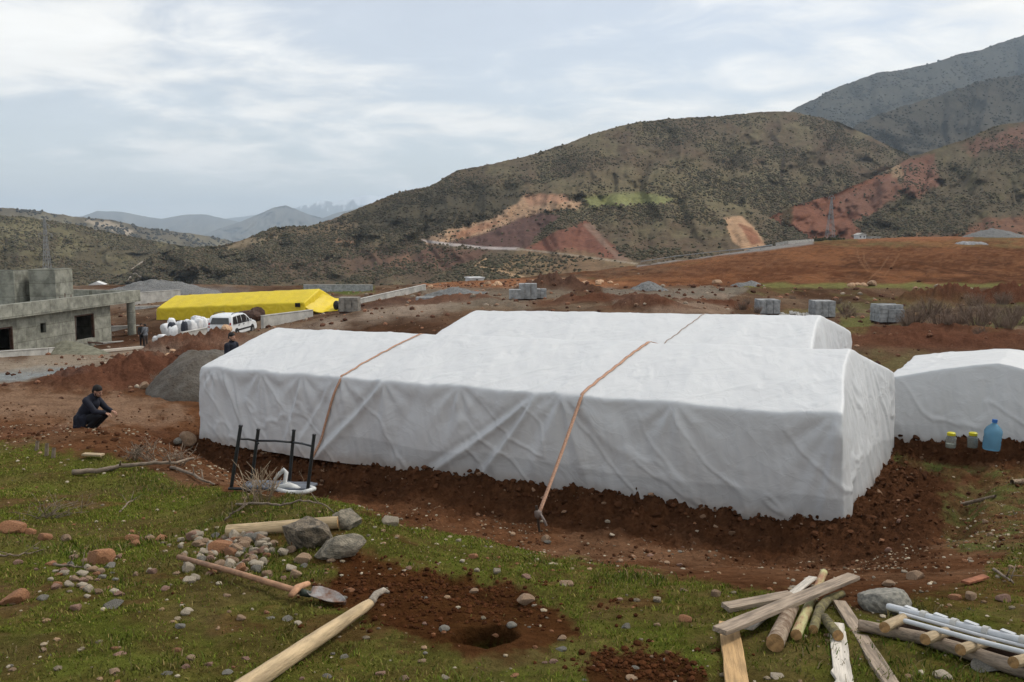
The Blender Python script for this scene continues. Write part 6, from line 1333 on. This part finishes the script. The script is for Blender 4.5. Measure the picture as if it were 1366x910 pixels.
# pole frame with white pipes resting on it
logthing('long_pole', 'long brown pole carrying the short crosspieces at the right edge', [H(1146, 834, .03), H(1230, 851, .03), H(1400, 905, .03)], [.026, .029, .033], M_grain, 14, 21)
logthing('long_pole', 'second brown pole behind the first, mostly hidden by the white pipes', [H(1200, 832, .03), H(1420, 893, .03)], [.027, .03], M_brown, 14, 22)
for i, ((u0, v0), (u1, v1), l) in enumerate((((1180, 837), (1207, 824), 'first round crosspiece at the left end of the pole frame'), ((1234, 853), (1266, 842), 'second round crosspiece from the left on the pole frame'), ((1281, 867), (1322, 855), 'third round crosspiece from the left on the pole frame'), ((1352, 884), (1400, 872), 'fourth crosspiece on the pole frame at the right edge'))):
    logthing('crosspiece', l, [H(u0, v0, .075), H(u1, v1, .075)], [.023, .022], M_cross, 14, 25+i)
def pipe(label, a, b, r, collars):
    a = Vector(a); b = Vector(b); t = thing('white_pipe', label, 'pipe', a); m = MB(a); d = (b-a).normalized(); m.tube([a, a+d*.01, a.lerp(b, .5)+Vector((0, 0, -.004)), b], [r*.8, r, r, r], 14); m.build('tube', M_pvc, t, True, sharp=60)
    for f in collars:
        c = a.lerp(b, f); m = MB(a); m.tube([c-d*.012, c+d*.012], r*1.3, 14); m.build('collar', M_concl, t, True, sharp=50); m = MB(a); bk = c-d*.02+Vector((0, .018, .008)); m.box(bk-d*.035, (.055, .022, .016), Matrix.Rotation(math.atan2(d.y, d.x), 3, 'Z')); m.build('bracket', M_pvc, t)
    return t
pipe('thick round white pipe with collars resting on the pole frame', H(1184, 809, .10), H(1420, 868, .12), .0165, (.235, .42, .60, .80)); pipe('thinner plain white pipe in front of the collared pipe', H(1206, 828, .095), H(1420, 884, .10), .011, ())
pipe('thin white rod between the two white pipes', H(1200, 818, .09), H(1420, 876, .10), .008, ())
# stray timber
plankthing('short split offcut of pale wood lying on the dirt beyond the grass edge', H(112, 606, .04), H(137, 607, .04), .07, .022, M_cross, 31); plankthing('small rust red splinter of wood on the dirt at the right', H(1288, 777, .02), H(1315, 769, .03), .045, .015, mat('red_wood', (.26, .10, .05), .85, .3, 12, .3, 30), 32)
logthing('fallen_stick', 'grey stick lying on the yellowish grass beside the trench', [H(1283, 673, .03), H(1328, 662, .03)], [.03, .022], M_twig, 8, 33, cat='stick', ends=False); logthing('fallen_stick', 'dark log end at the right edge below the bottles', [H(1350, 643, .04), H(1400, 640, .05)], [.04, .05], M_bark, 12, 34, cat='stick', ends=False)
for u, v0, v1, l in ((49, 599, 589, 'short dark stake standing at the grass edge on the far left'), (62, 606, 592, 'pale stake standing at the grass edge on the left'), (71, 609, 598, 'leaning thin stake beside the pale stake')):
    a = hit(u, v0+2); b = a+Vector((.015, 0, (v0-v1+3)/F*a.y)); logthing('wooden_stake', l, [a, b], [.022, .018], M_twig, 7, 35+u, cat='stake', ends=False)
# ------------------------------------------------------------------ overturned chair
cb = hit(366, 656); gpx = cb.y/F
ch = thing('overturned_chair', 'overturned chair with four black legs in the air and torn white padding', 'chair', cb)
def cpt(u, v, dy=0): 
    k, q = kq(u, v); D = cb.y+dy; return Vector((k*D, D, CAMZ-q*D))
legs = [((308, 650), (321, 569), .06), ((335, 644), (344.5, 574), .34), ((385, 650), (392, 575), .30), ((410, 654), (419, 581), .0)]
tops = []
for (b0, t0, dy) in legs:
    m = MB(cb); a = cpt(*b0, dy); b = cpt(*t0, dy); m.bar(a-Vector((0, 0, .02)), b, .026, .026, (0, 1, 0)); m.build('leg', M_black, ch, bevel=.004); tops.append((a, b))
    m = MB(cb); dl = (b-a).normalized(); m.bar(b-dl*.002, b+dl*.012, .031, .031, (0, 1, 0)); m.build('foot_cap', M_trim, ch, bevel=.004)
for i, j, f in ((0, 1, .80), (1, 2, .80), (2, 3, .80)):
    m = MB(cb); a = tops[i][0].lerp(tops[i][1], f); b = tops[j][0].lerp(tops[j][1], f); m.tube([a, a.lerp(b, .5)+Vector((0, 0, .006)), b], .0095, 8); m.build('stretcher', M_black, ch, True)
m = MB(cb); m.tube([tops[1][0].lerp(tops[1][1], .78), tops[1][0].lerp(tops[1][1], .78)+Vector((.03, -.05, -.002))], .008, 6); m.build('bracket', M_black, ch)
V = []; nu_, nv_ = 26, 20
for i in range(nu_):
    for j in range(nv_):
        s_, t_ = i/(nu_-1)*2-1, j/(nv_-1)*2-1; r = max(abs(s_), abs(t_)); p = Vector((s_*.29, t_*.13*(1-.15*s_*s_), .010*math.cos(s_*2.2)+.02*s_*s_+.010*float(fbm(s_*3, t_*3, 2, 4)))); V.append(tuple(p))
me = mesh_np('seat', np.array(V), grid_faces(nu_, nv_)); st = link('seat', me, mat('grey_seat', (.10, .11, .13), .6, .25, 9, .2, 30), ch); st.location = (.01, .15, .0); st.rotation_euler = (R(-3), R(1), R(-5)); so_ = st.modifiers.new('thickness', 'SOLIDIFY'); so_.thickness = .022; so_.offset = 0
M_foam = mat('white_padding', (.56, .56, .54), .85, .2, 10, .5, 30, dist=.02)
def L(u, v, dy): return cpt(u, v, dy)
m = MB(cb); m.tube([L(366,652,.02), L(385,657,-.02), L(402,657,-.03), L(412,655,-.02), L(419,652,.03), L(414,649.5,.1), L(409,650.5,.12)], [.016, .019, .018, .019, .019, .014, .008], 12); m.build('padded_rim', M_foam, ch, True)
m = MB(cb); m.tube([L(366,640,.10), L(373,632,.10), L(379,627,.10), L(382,630,.09), L(380,644,.08), L(390,650,.05), L(400,652,.03)], [.012, .017, .020, .018, .018, .024, .016], 12); m.build('torn_padding', M_foam, ch, True)
m = MB(cb); m.tube([L(370,650,.05), L(386,648,.06), L(397,650,.05)], [.018, .03, .016], 12); m.build('torn_padding', M_foam, ch, True)
m = MB(cb); m.tube([L(305,652,.05), L(322,652,.04), L(340,656,.02), L(366,659,0), L(392,660,-.02)], .013, 8); m.build('seat_rim', M_black, ch, True)
# ------------------------------------------------------------------ branches and dry brush
def brush_mb(o, seed, n, spread, H_, r0=.004):
    rr = random.Random(seed); mb = MB(o)
    for i in range(n):
        a = rr.uniform(0, 6.28); b = o+Vector((rr.uniform(-.08, .08), rr.uniform(-.05, .05), -.01)); d = Vector((math.cos(a)*spread*rr.uniform(.2, 1), math.sin(a)*spread*.7*rr.uniform(.2, 1), H_*rr.uniform(.4, 1))); c = b+d*.5+Vector((rr.uniform(-.03, .03), 0, .02)); e = b+d
        mb.tube([b, c, e], [r0, r0*.8, r0*.45], 5)
        for k in range(3):
            f = b.lerp(e, rr.uniform(.35, .9)); g = f+Vector((rr.uniform(-.1, .1), rr.uniform(-.06, .06), rr.uniform(.02, .12))); mb.tube([f, g], [r0*.7, r0*.35], 4)
    return mb
o = hit(345, 672); simple('brushwood', brush_mb(o, 3, 20, .17, .34, .0042), M_twigp, 'pale dry brushwood standing in front of the overturned chair', 'brush', None, True)
o = hit(57, 692); simple('brushwood', brush_mb(o, 4, 16, .38, .12, .003), M_twig, 'thin grey twigs lying on the grass at the far left', 'brush', None, True)
o = hit(185, 603, 0, 10, 30); 
for i, (u, v, s_, h_, l) in enumerate(((175,606,.35,.30,'tangle of dry twigs on the dirt left of the long branch'), (205,609,.4,.34,'tangle of dry twigs behind the long branch'), (236,612,.35,.36,'tangle of dry twigs between the long branch and the tent berm'))):
    o = hit(u, v+8, 0, 6, 20); simple('brushwood', brush_mb(o, 6+i, 11, s_*.8, h_*.65, .005), M_twig, l, 'brush', None, True)
def branch(label, pix, r, m=M_twig, off=.03, lo=2.2): 
    pts = [hit(u, v, o_, lo) for u, v, o_ in pix]; path = []
    for i in range(len(pts)-1):
        for k in range(5): path.append(pts[i].lerp(pts[i+1], k/5)+Vector((0, random.uniform(-.006, .006), random.uniform(-.006, .006))))
    path.append(pts[-1]); o = pts[0].copy(); n = len(path); mb = MB(o); mb.tube(path, [r*(1-.6*i/n) for i in range(n)], 9)
    for k in range(3): 
        f = path[int(n*(.4+.18*k))]; mb.tube([f, f+Vector((random.uniform(-.1, .12), random.uniform(-.1, .1), random.uniform(.02, .10)))], [r*.45, r*.2], 6)
    return simple('fallen_branch', mb, m, label, 'branch', None, True)
branch('thick grey branch lying along the crest of the grass', [(97,630,.03),(130,628,.035),(160,622,.04),(200,618,.06),(235,617,.09),(258,611,.12)], .027); branch('thin bent branch running downhill beside the overturned chair', [(228,623,.02),(255,632,.03),(275,642,.03),(286,646,.02)], .018, lo=6)
branch('thin curved branch on the grass above the short pale log', [(315,673,.02),(345,671,.05),(375,674,.03),(400,668,.08),(430,671,.09),(445,683,.03)], .010); branch('twig leaning from the left end of the short pale log', [(300,695,.01),(308,686,.05),(318,681,.08),(330,672,.1)], .008)
branch('thin dark twig on the left grass under the crumbly orange stone', [(72,753,.01),(95,755,.02),(120,757,.01)], .008); branch('thin long twig on the grass at the left edge', [(-5,741,.01),(25,740,.02),(58,733,.015)], .006); branch('short twig on the left grass below the long branch', [(160,682,.01),(172,670,.02),(182,664,.02)], .008)
branch('pale thin branch on the dirt at the right edge', [(1325,760,.02),(1340,768,.03),(1352,778,.02)], .01); branch('thin stem leaning out of the dirt mound beside the chair', [(402,652,.02),(405,640,.08),(399,628,.16)], .005, M_twigp); 
# ------------------------------------------------------------------ bottles by the small tent
def clear(name, col, rough=.12, al=.55, tr=.6):
    m, nt, b = newmat(name); b.inputs['Base Color'].default_value = (*col, 1); b.inputs['Roughness'].default_value = rough; b.inputs['Transmission Weight'].default_value = tr; b.inputs['IOR'].default_value = 1.2; b.inputs['Specular IOR Level'].default_value = .6; return m
M_blue = clear('blue_bottle_plastic', (.24, .50, .68), .2, tr=.6); M_jar = clear('jar_glass', (.62, .66, .62), .1, tr=.75); M_ylid = mat('yellow_lid', (.58, .52, .02), .4, .1, 10); M_brine = mat('jar_contents', (.30, .31, .27), .5, .3, 20)
def gpoint(u, v, D): p = P(u, v, D); return p
bo_ = P(1322, 599, 15.2); s_ = bo_.y/F
bt = thing('water_bottle', 'tall blue plastic water bottle at the foot of the small white tent', 'bottle', bo_); h = 41*s_; r = 11.5*s_
prof = [(r*.9, -.01), (r, .03), (r*.97, h*.12), (r, h*.2), (r*.96, h*.28), (r, h*.36), (r*.96, h*.44), (r, h*.52), (r, h*.62), (r*.82, h*.72), (r*.45, h*.82), (r*.24, h*.87), (r*.24, h*.92)]
m = MB(); m.lathe((0, 0, 0), prof, 28, Matrix.Rotation(R(4), 3, 'Y')); m.build('bottle_body', M_blue, bt, True, sharp=60); m = MB(); m.lathe(Matrix.Rotation(R(4), 3, 'Y') @ Vector((0, 0, h*.90)), [(r*.30, 0), (r*.30, h*.10)], 18, Matrix.Rotation(R(4), 3, 'Y')); m.build('cap', mat('blue_cap', (.03, .14, .42), .4, .1, 8), bt, True, sharp=50)
for u, v, l, cont in ((1268, 597, 'yellow lidded jar of clear liquid, the one farther from the blue bottle', .3), (1297, 597, 'yellow lidded jar with dark contents standing nearest the blue bottle', .75)):
    p = P(u, v, 15.5); s_ = p.y/F; jr = thing('glass_jar', l, 'jar', p); h = 17*s_; r = 6.6*s_; m = MB(); m.lathe((0, 0, 0), [(r*.9, 0), (r, .02), (r, h*.8), (r*.8, h*.93), (r*.75, h)], 22); m.build('glass_body', M_jar, jr, True, sharp=60)
    m = MB(); m.lathe((0, 0, .006), [(r*.86, 0), (r*.93, .02), (r*.93, h*cont)], 20); m.build('contents', M_brine if cont < .5 else mat('dark_pickles', (.10, .095, .085), .7, .4, 30), jr, True, sharp=50); m = MB(); m.lathe((0, 0, h), [(r*.84, 0), (r*.84, 3.2*s_), (r*.6, 4.2*s_)], 22); m.build('lid', M_ylid, jr, True, sharp=50)
